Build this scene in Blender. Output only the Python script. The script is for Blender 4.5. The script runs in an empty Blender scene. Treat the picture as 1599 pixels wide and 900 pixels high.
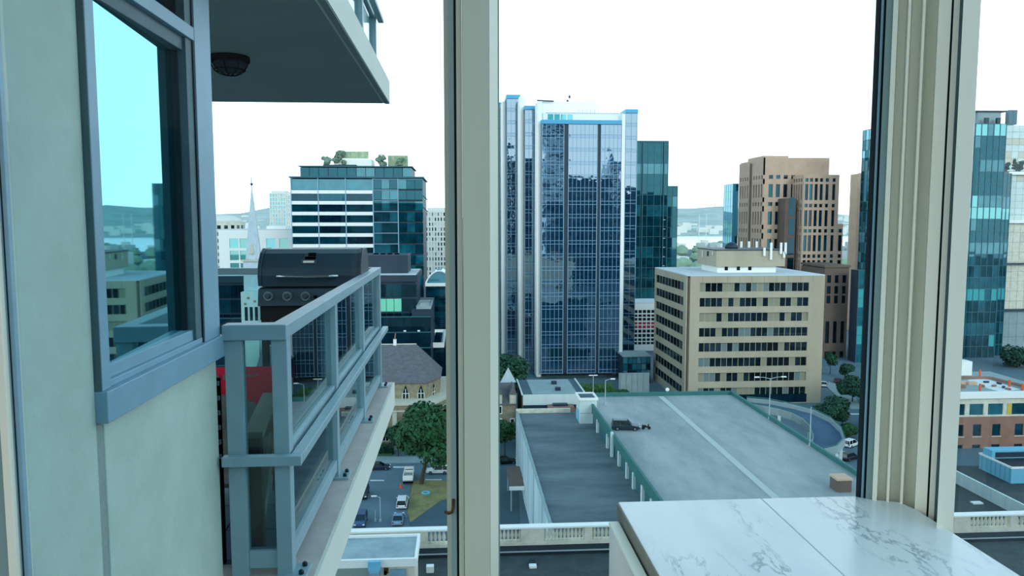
import bpy, bmesh, math, random
from mathutils import Vector, Matrix
R = random.Random(7)
C = bpy.context.scene.collection
sc = bpy.context.scene
rad = math.radians

# ------------------------------------------------------------------ camera
CZ = 50.0                                   # eye height above the street, metres
F, YAW, PITCH = 1200.0, rad(-3.87), rad(-5.14)
cam_d = bpy.data.cameras.new('camera'); cam_d.sensor_width = 36; cam_d.lens = F / 1599 * 36
cam_d.clip_end = 20000; cam_d.clip_start = 0.05
cam = bpy.data.objects.new('camera', cam_d); C.objects.link(cam)
cam.location = (0, 0, CZ); cam.rotation_euler = (math.pi/2 + PITCH, 0, YAW)
sc.camera = cam
CM = cam.rotation_euler.to_matrix()

# ------------------------------------------------------------------ sky
w = bpy.data.worlds.new('sky'); sc.world = w; w.use_nodes = True
nt = w.node_tree; nt.nodes.clear()
out = nt.nodes.new('ShaderNodeOutputWorld'); bg = nt.nodes.new('ShaderNodeBackground')
tc = nt.nodes.new('ShaderNodeTexCoord'); sp = nt.nodes.new('ShaderNodeSeparateXYZ')
rp = nt.nodes.new('ShaderNodeValToRGB')
e = rp.color_ramp.elements
e[0].position = 0.0; e[0].color = (1.0, 1.0, 1.0, 1)
e[1].position = 1.0; e[1].color = (0.10, 0.20, 0.28, 1)
m_ = e.new(0.28); m_.color = (0.90, 0.98, 1.0, 1)
m_ = e.new(0.60); m_.color = (0.24, 0.37, 0.44, 1)
nt.links.new(tc.outputs['Generated'], sp.inputs[0]); nt.links.new(sp.outputs['Z'], rp.inputs[0])
nt.links.new(rp.outputs[0], bg.inputs[0]); bg.inputs[1].default_value = 2.4
nt.links.new(bg.outputs[0], out.inputs[0])

# ------------------------------------------------------------------ sun (low, hazy, behind and to the right)
sd = bpy.data.lights.new('sun', 'SUN'); sd.energy = 1.0; sd.angle = rad(18); sd.color = (1.0, 0.91, 0.80)
so = bpy.data.objects.new('sun', sd); C.objects.link(so)
so.rotation_euler = Vector((-0.30, 0.90, -0.36)).to_track_quat('-Z', 'Y').to_euler()

sc.view_settings.view_transform = 'Standard'; sc.view_settings.look = 'None'
sc.view_settings.exposure = 0.0; sc.view_settings.gamma = 1.0; sc.view_settings.use_curve_mapping = False

# ------------------------------------------------------------------ helpers
def at(px, py, Y=None, Z=None, X=None):
    """the point of the real plane (Y, Z or X fixed, metres) that the pixel looks at"""
    d = CM @ Vector(((px - 799.5) / F, (450 - py) / F, -1))
    if Y is not None: t = Y / d.y
    elif Z is not None: t = (Z - CZ) / d.z
    else: t = X / d.x
    return Vector((d.x*t, d.y*t, CZ + d.z*t))
def xa(px, Y, py=342): return at(px, py, Y=Y).x
def za(py, Y, px=800): return at(px, py, Y=Y).z

def lin(h):
    h = h.lstrip('#'); r = []
    for i in (0, 2, 4):
        v = int(h[i:i+2], 16) / 255
        r.append(v/12.92 if v <= .04045 else ((v+.055)/1.055)**2.4)
    return tuple(r) + (1,)

def base_mat(name):
    m = bpy.data.materials.new(name); m.use_nodes = True
    return m, m.node_tree, m.node_tree.nodes['Principled BSDF']
def mat(name, col, rough=.6, metal=0, var=.0, scale=1.0, bump=0, spec=.4, col2=None, stretch=None):
    m, t, b = base_mat(name); c = lin(col)
    b.inputs['Base Color'].default_value = c; b.inputs['Roughness'].default_value = rough
    b.inputs['Metallic'].default_value = metal; b.inputs['Specular IOR Level'].default_value = spec
    if var or bump or col2:
        g = t.nodes.new('ShaderNodeNewGeometry'); n = t.nodes.new('ShaderNodeTexNoise')
        mp = t.nodes.new('ShaderNodeMapping'); mp.inputs['Scale'].default_value = stretch or (1, 1, 1)
        n.inputs['Scale'].default_value = scale; n.inputs['Detail'].default_value = 8; n.inputs['Roughness'].default_value = .66
        t.links.new(g.outputs['Position'], mp.inputs[0]); t.links.new(mp.outputs[0], n.inputs['Vector'])
        if var or col2:
            r = t.nodes.new('ShaderNodeValToRGB')
            c2 = lin(col2) if col2 else tuple(x*(1-var) for x in c[:3]) + (1,)
            c1 = c if col2 else tuple(min(1, x*(1+var*.5)) for x in c[:3]) + (1,)
            r.color_ramp.elements[0].position = .35; r.color_ramp.elements[1].position = .65
            r.color_ramp.elements[0].color = c2; r.color_ramp.elements[1].color = c1
            t.links.new(n.outputs[0], r.inputs[0]); t.links.new(r.outputs[0], b.inputs['Base Color'])
        if bump:
            bp = t.nodes.new('ShaderNodeBump'); bp.inputs['Strength'].default_value = bump
            bp.inputs['Distance'].default_value = .02
            t.links.new(n.outputs[0], bp.inputs['Height']); t.links.new(bp.outputs[0], b.inputs['Normal'])
    return m
def facade_glass(name, body, tint, refl=.3, rough=.02, wave=0, var=.0):
    """coated city glass: dark body, tinted mirror coat that strengthens at grazing angles"""
    m = bpy.data.materials.new(name); m.use_nodes = True; t = m.node_tree; t.nodes.clear()
    o = t.nodes.new('ShaderNodeOutputMaterial'); mx = t.nodes.new('ShaderNodeMixShader')
    d = t.nodes.new('ShaderNodeBsdfDiffuse'); g = t.nodes.new('ShaderNodeBsdfGlossy')
    d.inputs[0].default_value = lin(body); g.inputs[0].default_value = lin(tint); g.inputs['Roughness'].default_value = rough
    lw = t.nodes.new('ShaderNodeFresnel'); lw.inputs[0].default_value = 1.5
    ma = t.nodes.new('ShaderNodeMath'); ma.operation = 'MULTIPLY_ADD'
    ma.inputs[1].default_value = 1 - refl; ma.inputs[2].default_value = refl; ma.use_clamp = True
    t.links.new(lw.outputs[0], ma.inputs[0]); t.links.new(ma.outputs[0], mx.inputs[0])
    t.links.new(d.outputs[0], mx.inputs[1]); t.links.new(g.outputs[0], mx.inputs[2]); t.links.new(mx.outputs[0], o.inputs[0])
    if wave or var:
        ge = t.nodes.new('ShaderNodeNewGeometry'); n = t.nodes.new('ShaderNodeTexNoise'); n.inputs['Scale'].default_value = .35
        t.links.new(ge.outputs['Position'], n.inputs['Vector'])
        if wave:
            bp = t.nodes.new('ShaderNodeBump'); bp.inputs['Strength'].default_value = 1; bp.inputs['Distance'].default_value = wave
            t.links.new(n.outputs[0], bp.inputs['Height']); t.links.new(bp.outputs[0], g.inputs['Normal'])
        if var:
            r = t.nodes.new('ShaderNodeValToRGB'); c = lin(body)
            r.color_ramp.elements[0].color = tuple(x*(1-var) for x in c[:3]) + (1,); r.color_ramp.elements[1].color = tuple(x*(1+var) for x in c[:3]) + (1,)
            r.color_ramp.elements[0].position = .35; r.color_ramp.elements[1].position = .65
            t.links.new(n.outputs[0], r.inputs[0]); t.links.new(r.outputs[0], d.inputs[0])
    return m
def clear_glass(name, tint, refl=1.0):
    m = bpy.data.materials.new(name); m.use_nodes = True; t = m.node_tree; t.nodes.clear()
    o = t.nodes.new('ShaderNodeOutputMaterial'); mx = t.nodes.new('ShaderNodeMixShader')
    d = t.nodes.new('ShaderNodeBsdfTransparent'); g = t.nodes.new('ShaderNodeBsdfGlossy')
    d.inputs[0].default_value = lin(tint); g.inputs[0].default_value = (1, 1, 1, 1); g.inputs['Roughness'].default_value = 0
    lw = t.nodes.new('ShaderNodeFresnel'); lw.inputs[0].default_value = 1.45
    ma = t.nodes.new('ShaderNodeMath'); ma.operation = 'MULTIPLY'; ma.inputs[1].default_value = refl
    t.links.new(lw.outputs[0], ma.inputs[0]); t.links.new(ma.outputs[0], mx.inputs[0])
    t.links.new(d.outputs[0], mx.inputs[1]); t.links.new(g.outputs[0], mx.inputs[2]); t.links.new(mx.outputs[0], o.inputs[0])
    return m

class MB:
    def __init__(s): s.v = []; s.f = []
    def poly(s, vs, fs):
        k = len(s.v); s.v += [tuple(v) for v in vs]; s.f += [tuple(i+k for i in f) for f in fs]; return s
    def box(s, x0, x1, y0, y1, z0, z1):
        return s.poly([(x0,y0,z0),(x1,y0,z0),(x1,y1,z0),(x0,y1,z0),(x0,y0,z1),(x1,y0,z1),(x1,y1,z1),(x0,y1,z1)],
                      [(0,3,2,1),(4,5,6,7),(0,1,5,4),(1,2,6,5),(2,3,7,6),(3,0,4,7)])
    def obox(s, o, d, n, s0, s1, t0, t1, z0, z1):
        P = lambda a, b, z: (o[0]+d[0]*a+n[0]*b, o[1]+d[1]*a+n[1]*b, z)
        vs = [P(s0,t0,z0),P(s1,t0,z0),P(s1,t1,z0),P(s0,t1,z0),P(s0,t0,z1),P(s1,t0,z1),P(s1,t1,z1),P(s0,t1,z1)]
        fs = [(0,3,2,1),(4,5,6,7),(0,1,5,4),(1,2,6,5),(2,3,7,6),(3,0,4,7)]
        if d[0]*n[1]-d[1]*n[0] < 0: fs = [f[::-1] for f in fs]
        return s.poly(vs, fs)
    def prism(s, pts, z0, z1):
        n = len(pts); a = sum(pts[i][0]*pts[(i+1)%n][1]-pts[(i+1)%n][0]*pts[i][1] for i in range(n))
        if a < 0: pts = pts[::-1]
        return s.poly([(p[0],p[1],z0) for p in pts]+[(p[0],p[1],z1) for p in pts],
                      [tuple(range(n))[::-1], tuple(range(n,2*n))]+[(i,(i+1)%n,n+(i+1)%n,n+i) for i in range(n)])
    def extr(s, prof, axis, a0, a1):
        """profile of 2-D points swept along an axis: 'x' -> (y,z), 'y' -> (x,z)"""
        n = len(prof)
        if axis == 'x': P = lambda a, p: (a, p[0], p[1])
        else: P = lambda a, p: (p[0], a, p[1])
        return s.poly([P(a0,p) for p in prof]+[P(a1,p) for p in prof],
                      [tuple(range(n)), tuple(range(n,2*n))[::-1]]+[(i,n+i,n+(i+1)%n,(i+1)%n) for i in range(n)])
    def tube(s, pts, r, n=8, r2=None):
        pts = [Vector(p) for p in pts]; k = len(s.v); m = len(pts)
        for i, p in enumerate(pts):
            dirv = (pts[min(i+1,m-1)]-pts[max(i-1,0)]).normalized()
            u = dirv.orthogonal().normalized() if i == 0 else (u - dirv*u.dot(dirv)).normalized()
            v = dirv.cross(u); rr = r if r2 is None else r+(r2-r)*i/(m-1)
            for j in range(n):
                a = 2*math.pi*j/n; s.v.append(tuple(p+(u*math.cos(a)+v*math.sin(a))*rr))
        for i in range(m-1):
            for j in range(n):
                s.f.append((k+i*n+j, k+i*n+(j+1)%n, k+(i+1)*n+(j+1)%n, k+(i+1)*n+j))
        s.f.append(tuple(range(k,k+n))[::-1]); s.f.append(tuple(range(k+(m-1)*n,k+m*n)))
        return s
    def lathe(s, prof, c=(0,0,0), n=16):
        k = len(s.v); m = len(prof)
        for r, z in prof:
            for j in range(n):
                a = 2*math.pi*j/n; s.v.append((c[0]+r*math.cos(a), c[1]+r*math.sin(a), c[2]+z))
        for i in range(m-1):
            for j in range(n): s.f.append((k+i*n+j, k+i*n+(j+1)%n, k+(i+1)*n+(j+1)%n, k+(i+1)*n+j))
        s.f.append(tuple(range(k,k+n))[::-1]); s.f.append(tuple(range(k+(m-1)*n,k+m*n)))
        return s

ORG = {}                                     # world origin of each object
def prop(o, label=None, cat=None, group=None, kind=None):
    if label: o['label'] = label
    if cat: o['category'] = cat
    if group: o['group'] = group
    if kind: o['kind'] = kind
    return o
def thing(name, label, cat, loc=(0,0,0), rz=0, group=None):
    o = bpy.data.objects.new(name, None); o.empty_display_size = .1; C.objects.link(o)
    o.location = loc; o.rotation_euler = (0,0,rz); ORG[o.name] = Vector(loc)
    return prop(o, label, cat, group)
def build(name, mb, m, parent=None, kind=None, smooth=False, local=False, bevel=0, label=None, fix=False):
    """one mesh object; world coordinates unless local"""
    org = ORG[parent.name] if parent is not None else Vector((0,0,0))
    if local: org = Vector((0,0,0))
    me = bpy.data.meshes.new(name)
    me.from_pydata([(v[0]-org[0], v[1]-org[1], v[2]-org[2]) for v in mb.v], [], mb.f)
    me.materials.append(m)
    if fix:
        bm = bmesh.new(); bm.from_mesh(me); bmesh.ops.recalc_face_normals(bm, faces=bm.faces); bm.to_mesh(me); bm.free()
    if smooth:
        for p in me.polygons: p.use_smooth = True
    me.update()
    o = bpy.data.objects.new(name, me); C.objects.link(o); o.parent = parent
    ORG[o.name] = ORG[parent.name] if parent is not None else Vector((0,0,0))
    if bevel:
        b = o.modifiers.new('bevel', 'BEVEL'); b.width = bevel; b.segments = 2; b.limit_method = 'ANGLE'
    return prop(o, label=label, kind=kind)
def box(name, m, b, parent=None, **k): return build(name, MB().box(*b), m, parent, **k)
def tagged(o, label, cat, group=None):       # a one-mesh thing: move its origin to its base centre
    me = o.data; xs = [v.co for v in me.vertices]
    c = Vector(((min(v.x for v in xs)+max(v.x for v in xs))/2, (min(v.y for v in xs)+max(v.y for v in xs))/2, min(v.z for v in xs)))
    me.transform(Matrix.Translation(-c)); o.location = c; ORG[o.name] = c.copy()
    return prop(o, label, cat, group)
UC = {}
def unit(m):
    if m.name not in UC:
        mb = MB().box(-.5,.5,-.5,.5,-.5,.5); me = bpy.data.meshes.new('unit_piece'); me.from_pydata(mb.v, [], mb.f); me.materials.append(m); UC[m.name] = me
    return UC[m.name]
def piece(name, m, parent, c, size, rz=0, rx=0):
    """a cheap box piece sharing mesh data"""
    o = bpy.data.objects.new(name, unit(m)); C.objects.link(o); o.parent = parent
    o.location = Vector(c) - (ORG[parent.name] if parent is not None else Vector((0,0,0)))
    o.scale = size; o.rotation_euler = (rx, 0, rz); return o
def copy_tree(o, parent=None):
    c = o.copy(); C.objects.link(c); c.parent = parent
    for ch in list(o.children): copy_tree(ch, c)
    return c

def facade(th, o, d, n, W, z0, z1, cols, rows, wall, glass, depth=.4, jitter=0, ribbon=False, pane='pane', join=False, sill=None):
    """a wall skin with openings: bands between window rows, piers between columns, each pane an object set back in its opening"""
    rz = math.atan2(d[1], d[0]); P = lambda a, b: (o[0]+d[0]*a+n[0]*b, o[1]+d[1]*a+n[1]*b)
    rows = sorted(rows); zc = z0
    for (a, b) in rows + [(z1, z1)]:
        if a - zc > .02: build('spandrel', MB().obox(o, d, n, 0, W, -depth, 0, zc, a), wall, th)
        zc = b
    pm = MB()
    for (a, b) in rows:
        s = 0
        for (c0, c1) in list(cols) + [(W, W)]:
            if c0 - s > .01: pm.obox(o, d, n, s, c0, -depth, (-depth+.14 if ribbon and s > 0 and c0 < W else -.02), a, b)
            s = c1
    if pm.v: build('pier_grid', pm, wall, th, kind='stuff')
    jm = MB()
    for (a, b) in rows:
        for (c0, c1) in cols:
            x, y = P((c0+c1)/2, -depth+.06)
            if join: jm.obox(o, d, n, c0, c1, -depth+.03, -depth+.09, a, b)
            else: piece(pane, R.choice(glass), th, (x, y, (a+b)/2), (c1-c0, .06, b-a), rz + R.uniform(-jitter, jitter), R.uniform(-jitter, jitter))
    if jm.v: build(pane + '_grid', jm, glass[0], th, kind='stuff')
def spans(a, b, n, gap):
    w_ = (b-a-gap*(n-1))/n
    return [(a+i*(w_+gap), a+i*(w_+gap)+w_) for i in range(n)]
XP, XN, YP, YN = (1,0), (-1,0), (0,1), (0,-1)

# ------------------------------------------------------------------ materials
M = {}
M['alu'] = mat('window_aluminium', '#b6bfb0', .42, .0, var=.06, scale=3, stretch=(1,1,.1))
M['alu_bright'] = mat('bright_aluminium', '#e6e2da', .35)
M['alu_dark'] = mat('window_gasket', '#12242c', .5)
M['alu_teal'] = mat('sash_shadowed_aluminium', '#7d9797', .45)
M['alu_light'] = mat('pale_aluminium', '#e2e4d4', .4)
M['rust'] = mat('rusty_latch', '#4a3210', .8, var=.5, scale=90)
M['room_glass'] = clear_glass('room_glass', '#f1faff', .04)
M['rail_glass'] = clear_glass('railing_glass', '#d9ebeb', .8)
M['rail'] = mat('railing_painted_metal', '#8ca9b1', .45, .0, var=.08, scale=6)
M['bolt'] = mat('dark_bolt', '#22343a', .5, .6)
M['stucco'] = mat('stucco', '#b1c4b7', .9, var=.08, scale=5, bump=.25)
M['joint'] = mat('stucco_joint', '#8a9b95', .9, var=.1, scale=60)
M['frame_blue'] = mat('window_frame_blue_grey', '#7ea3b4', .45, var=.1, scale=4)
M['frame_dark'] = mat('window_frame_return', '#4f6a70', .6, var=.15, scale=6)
M['mirror_teal'] = facade_glass('teal_window_glass', '#04242c', '#a6eaf4', .5)
M['soffit'] = mat('painted_soffit', '#8b9c95', .85, var=.06, scale=2, bump=.1)
M['slab_top'] = mat('balcony_concrete', '#b9b2ab', .9, var=.12, scale=5, bump=.2)
M['fascia'] = mat('fascia_paint', '#d9dccf', .8, var=.04, scale=3)
M['black'] = mat('black_plastic', '#07090b', 1, spec=0)
M['grill'] = mat('grill_black_enamel', '#314a56', .42, .05, var=.12, scale=8)
M['grill_dark'] = mat('grill_cart_black', '#04060a', .6)
M['chrome'] = mat('chrome', '#aab4b6', .22, .9)
M['knob_ring'] = mat('dull_knob_ring', '#6d7a80', .4, .5)
M['badge'] = mat('badge_metal', '#78848a', .35, .7)
M['wood'] = mat('weathered_teak', '#6d6a63', .8, var=.3, scale=9, stretch=(1,.1,1), bump=.1)
M['wood_dark'] = mat('dark_stained_wood', '#3a2a24', .8, var=.3, scale=9)
M['red_cloth'] = mat('red_cushion_fabric', '#c81a38', .95, var=.15, scale=10, bump=.2)
M['tile'] = mat('slate_deck_tile', '#3c5a72', .6, var=.1, scale=5)
M['grout'] = mat('tile_grout', '#101a24', .9)
M['oak'] = mat('floor_oak', '#8a7058', .5, var=.2, scale=2, stretch=(1,8,1))
M['asphalt'] = mat('asphalt', '#5b7480', .9, var=.12, scale=.15)
M['sidewalk'] = mat('sidewalk_concrete', '#8fa2a4', .9, var=.1, scale=.4)
M['lot'] = mat('lot_asphalt', '#466069', .9, var=.15, scale=.2)
M['dry_grass'] = mat('dry_lawn', '#8f8a5c', .95, var=.3, scale=.5)
M['grass'] = mat('green_grass', '#3f6b3a', .95, var=.3, scale=.6)
M['deck'] = mat('parkade_deck_concrete', '#a5adac', .9, scale=.16, col2='#869293', stretch=(1,.35,1))
M['roof_membrane'] = mat('roof_membrane', '#6a7b80', .9, scale=.2, col2='#485a61', stretch=(.4,1,1))
M['hotel_roof'] = mat('dark_gravel_roof', '#3d4a4b', .95, var=.3, scale=1.2)
M['pale_roof'] = mat('pale_weathered_roof', '#9db3b6', .9, scale=.5, col2='#84999f')
M['deck_seam'] = mat('deck_expansion_strip', '#b4bebc', .85)
M['green_beam'] = mat('green_painted_parapet', '#2f6f6c', .6, var=.12, scale=.6)
M['white_wall'] = mat('white_painted_wall', '#d5e2dd', .8, scale=.35, col2='#c1d3d2', stretch=(1,1,.2))
M['streaked'] = mat('streaked_white_wall', '#c6dbe0', .8, scale=.5, col2='#8fa9b0', stretch=(1,1.4,.12))
M['white'] = mat('white_panel', '#eef0ea', .7)
M['cream'] = mat('cream_stone', '#dedccb', .85, scale=.8, col2='#c3c2ae')
M['beige'] = mat('beige_concrete', '#b5ab94', .85, scale=.12, col2='#a59c86', stretch=(1,1,.4))
M['beige_roof'] = mat('pale_gravel_roof', '#c9d2d4', .9, var=.08, scale=.3)
M['brown'] = mat('brown_granite_panels', '#d0b29a', .8, scale=.2, col2='#c2a48c')
M['brown_dark'] = mat('dark_brown_masonry', '#6e6056', .85, var=.15, scale=.3)
M['brick'] = mat('red_brown_brick', '#95705f', .9, var=.15, scale=.5)
M['stone'] = mat('church_sandstone', '#928a72', .9, var=.3, scale=1.2, bump=.3)
M['stone_trim'] = mat('pale_dressed_stone', '#c4c2ae', .85, var=.1, scale=1)
M['slate'] = mat('slate_roof', '#66676a', .85, var=.25, scale=1.0, stretch=(1,1,3))
M['spire'] = mat('pale_metal_spire', '#b7c9cf', .7, var=.12, scale=.8)
M['navy'] = mat('navy_metal_cladding', '#1c3343', .5, var=.1, scale=.3)
M['blue_frame'] = mat('blue_capping', '#3f9fc4', .4)
M['mull_white'] = mat('pale_mullions', '#8aaec2', .5)
M['mull_teal'] = mat('teal_mullions', '#2b606a', .5)
M['red_panel'] = mat('red_panels', '#9e2a30', .7)
M['light_blue'] = mat('light_blue_metal_siding', '#6fb6cf', .7)
M['g_blue'] = facade_glass('blue_tower_glass', '#06304a', '#d4ecf9', .30, .01, wave=.02)
M['g_blue2'] = facade_glass('blue_tower_spandrel_glass', '#093854', '#cce8f9', .27, .03, wave=.02)
M['g_teal'] = facade_glass('dark_teal_glass', '#053643', '#74bcc6', .10, .02, var=.35)
M['g_teal2'] = facade_glass('mid_teal_glass', '#155866', '#9fdbe2', .14, .02, var=.3)
M['g_teal3'] = facade_glass('pale_teal_glass', '#4f9c94', '#c0f0e6', .2, .02)
M['g_dark'] = facade_glass('dark_office_glass', '#0c1a20', '#9fb4bc', .06, .02, var=.4)
M['g_dark2'] = facade_glass('dark_tinted_office_glass', '#1b2c33', '#9fb4bc', .08, .02, var=.4)
M['g_blind'] = mat('window_blind', '#8b8a74', .7); M['g_blind2'] = mat('cool_window_blind', '#64787a', .6)
M['g_navy'] = facade_glass('navy_glass', '#06202e', '#7fb4c4', .07, .02, var=.4)
M['g_lit'] = mat('lit_green_blind', '#7fd8b4', .6)
M['g_aqua'] = facade_glass('aqua_glass', '#3aa7a8', '#c0f4f0', .2, .03)
M['g_sky'] = facade_glass('sky_blue_glass', '#3f8296', '#b4e2ee', .3, .02)
M['leaf'] = mat('leaf_green', '#27582f', .8, var=.45, scale=.7)
M['leaf_dark'] = mat('leaf_dark_green', '#24503a', .8, var=.4, scale=.7)
M['bark'] = mat('bark', '#4a4038', .9, var=.2, scale=3)
M['steel'] = mat('galvanised_pole', '#b4c2c4', .45, .3)
M['tyre'] = mat('tyre_rubber', '#0c0e10', .8)
M['car_glass'] = facade_glass('car_window', '#0a1418', '#c0d4dc', .08)
M['lamp_white'] = mat('white_lens', '#e8ece6', .3); M['lamp_red'] = mat('red_lens', '#a01820', .3)
M['water'] = mat('inlet_water', '#c4dfe6', .25, spec=.6)
M['hill'] = mat('hazed_wooded_hills', '#b0c0ba', .95, var=.25, scale=.012)  # distance haze is put into this pale blue-green, no volume
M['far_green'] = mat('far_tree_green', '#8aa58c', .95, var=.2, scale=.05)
M['far_white'] = mat('far_pale_walls', '#d4d8d0', .9); M['far_grey'] = mat('far_grey_walls', '#aab4b4', .9)
M['orange'] = mat('orange_plastic', '#d8602a', .6)

def marble(name):
    m, t, b = base_mat(name); b.inputs['Roughness'].default_value = .22; b.inputs['Specular IOR Level'].default_value = .35
    g = t.nodes.new('ShaderNodeNewGeometry'); mp = t.nodes.new('ShaderNodeMapping')
    mp.inputs['Rotation'].default_value = (0, 0, rad(-35)); mp.inputs['Scale'].default_value = (3.0, 1.0, 2)
    n1 = t.nodes.new('ShaderNodeTexNoise'); n1.inputs['Scale'].default_value = 5.0; n1.inputs['Detail'].default_value = 9
    n1.inputs['Roughness'].default_value = .62; n1.inputs['Distortion'].default_value = .55
    n2 = t.nodes.new('ShaderNodeTexNoise'); n2.inputs['Scale'].default_value = 2.1; n2.inputs['Detail'].default_value = 3
    r1 = t.nodes.new('ShaderNodeValToRGB'); el = r1.color_ramp.elements
    el[0].position = .472; el[0].color = (0,0,0,1); el[1].position = .528; el[1].color = (0,0,0,1)
    k = el.new(.5); k.color = (1,1,1,1)
    r2 = t.nodes.new('ShaderNodeValToRGB'); r2.color_ramp.elements[0].position = .50; r2.color_ramp.elements[1].position = .66
    mu = t.nodes.new('ShaderNodeMath'); mu.operation = 'MULTIPLY'
    mx = t.nodes.new('ShaderNodeMixRGB'); mx.inputs[1].default_value = lin('#dde4e4'); mx.inputs[2].default_value = lin('#8398a3')
    n3 = t.nodes.new('ShaderNodeTexNoise'); n3.inputs['Scale'].default_value = 1.6; n3.inputs['Detail'].default_value = 5
    r3 = t.nodes.new('ShaderNodeValToRGB'); r3.color_ramp.elements[0].position = .47; r3.color_ramp.elements[1].position = .72
    r3.color_ramp.elements[1].color = (.35,.35,.35,1)
    ad = t.nodes.new('ShaderNodeMath'); ad.operation = 'ADD'; ad.use_clamp = True
    t.links.new(g.outputs['Position'], mp.inputs[0])
    for n in (n1, n2, n3): t.links.new(mp.outputs[0], n.inputs['Vector'])
    t.links.new(n1.outputs[0], r1.inputs[0]); t.links.new(n2.outputs[0], r2.inputs[0]); t.links.new(n3.outputs[0], r3.inputs[0])
    t.links.new(r1.outputs[0], mu.inputs[0]); t.links.new(r2.outputs[0], mu.inputs[1])
    t.links.new(mu.outputs[0], ad.inputs[0]); t.links.new(r3.outputs[0], ad.inputs[1])
    t.links.new(ad.outputs[0], mx.inputs[0]); t.links.new(mx.outputs[0], b.inputs['Base Color'])
    return m
M['marble'] = marble('white_veined_marble')

# ================================================================== THE SETTING
# ground, roads, water, hills
prop(box('ground', M['asphalt'], (-900, 900, -500, 1250, -1, 0)), kind='structure')
prop(box('inlet_water', M['water'], (-3500, 3500, 1250, 2300, -1.5, -.5)), kind='structure')
hm = MB(); nx, ny = 60, 6
for j in range(ny):
    for i in range(nx+1):
        x = -4000 + 8000*i/nx; y = 2200 + 320*j
        h = [0, 28, 52, 70, 84, 60][j] * (1 + .28*math.sin(i*.55) + .16*math.sin(i*1.7+j)) if j else -2
        hm.v.append((x, y, h))
for j in range(ny-1):
    for i in range(nx):
        a = j*(nx+1)+i; hm.f.append((a, a+1, a+nx+2, a+nx+1))
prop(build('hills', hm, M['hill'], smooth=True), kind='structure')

# room: floor
FZ = CZ - 1.58
prop(box('floor', M['oak'], (-1.4, .99, -2.6, 1.8, FZ-.2, FZ)), kind='structure')

GY = 1.72                                    # plane of the front glazing
def strip(parent, name, m, p0, p1, y0, y1, z0=FZ, z1=CZ+1.3, **k):
    return box(name, m, (xa(p0, y0, 450), xa(p1, y0, 450), y0, y1, z0, z1), parent, **k)
# centre mullion
t1 = prop(thing('trim_1', None, None, (xa(738, 1.62), 1.66, FZ)), kind='structure')
strip(t1, 'cover_cap', M['alu'], 723.5, 765, 1.575, 1.70, bevel=.002)
a0, a1 = xa(765, 1.575, 450), xa(778, 1.60, 450)
build('chamfer_strip', MB().prism([(a0, 1.5755), (a1, 1.605), (a1, 1.70), (a0, 1.70)], FZ, CZ+1.3), M['alu_light'], t1)  # paler than the cap: light from the right put into its colour
strip(t1, 'stop_bead', M['alu'], 714.5, 723, 1.59, 1.70, bevel=.001)
strip(t1, 'gasket', M['alu_dark'], 710, 714.5, 1.615, 1.70)
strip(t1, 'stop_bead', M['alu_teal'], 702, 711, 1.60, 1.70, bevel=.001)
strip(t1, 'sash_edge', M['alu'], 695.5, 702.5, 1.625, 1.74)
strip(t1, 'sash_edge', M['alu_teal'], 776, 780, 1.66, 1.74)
lt = build('latch', MB().tube([at(696, 800, Y=1.60), at(700, 802, Y=1.585), at(706, 800, Y=1.585), at(708, 792, Y=1.59), at(708, 780, Y=1.60)], .0035, 8), M['rust'], t1, label='rusty hook latch', smooth=True)
# corner post with its ribs
t2 = prop(thing('trim_2', None, None, (xa(1420, 1.62), 1.62, FZ)), kind='structure')
LZ = at(965, 783, Y=1.70).z                  # top of the marble ledge
TL = CZ + 1.3
def rstrip(parent, name, m, p0, p1, y0, y1, z0=FZ, z1=None, **k):
    """a tapered extrusion: its sides splay slightly outwards as the sash beads do"""
    return build(name, MB().prism([(xa(p0, y0, 450), y0), (xa(p1, y0, 450), y0), (xa(p1, y1, 450), y1), (xa(p0, y1, 450), y1)], z0, z1 or TL), m, parent, **k)
rstrip(t2, 'gasket', M['alu_dark'], 1349.5, 1358.5, 1.69, 1.74)
rstrip(t2, 'sash', M['frame_blue'], 1358, 1362, 1.685, 1.74, bevel=.001)
rstrip(t2, 'gasket', M['alu_dark'], 1361.5, 1366, 1.69, 1.74)
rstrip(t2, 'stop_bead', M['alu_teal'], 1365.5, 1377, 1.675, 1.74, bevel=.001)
# corner extrusion: a ribbed profile, plan points run from the front sash to the side sash
prof = []
for px, y in [(1376,1.668),(1383.5,1.660),(1385,1.70),(1396,1.69),(1399,1.655),(1403,1.652),(1405,1.69),(1418,1.685),(1421,1.640),(1425,1.638),(1428,1.68),(1443,1.66),(1445,1.610),(1464,1.598),(1465,1.63)]:
    prof.append((xa(px, y, 450), y))
prof2 = prof + [(xa(1464, 1.76, 450), 1.76), (xa(1378, 1.76, 450), 1.76)]
build('ribbed_corner', MB().prism(prof2, FZ, TL), M['alu_light'], t2)
XS = xa(1481, 1.515, 450)                    # plane of the side glazing frame
rstrip(t2, 'gasket', M['alu_dark'], 1464, 1468, 1.605, 1.64)
rstrip(t2, 'side_sash', M['alu_bright'], 1467.5, 1477, 1.58, 1.63, bevel=.001)
rstrip(t2, 'gasket', M['frame_dark'], 1476.5, 1482, 1.58, 1.62)
rstrip(t2, 'side_cover_cap', M['alu_light'], 1481.5, 1508.5, 1.50, 1.58, bevel=.002)
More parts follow.
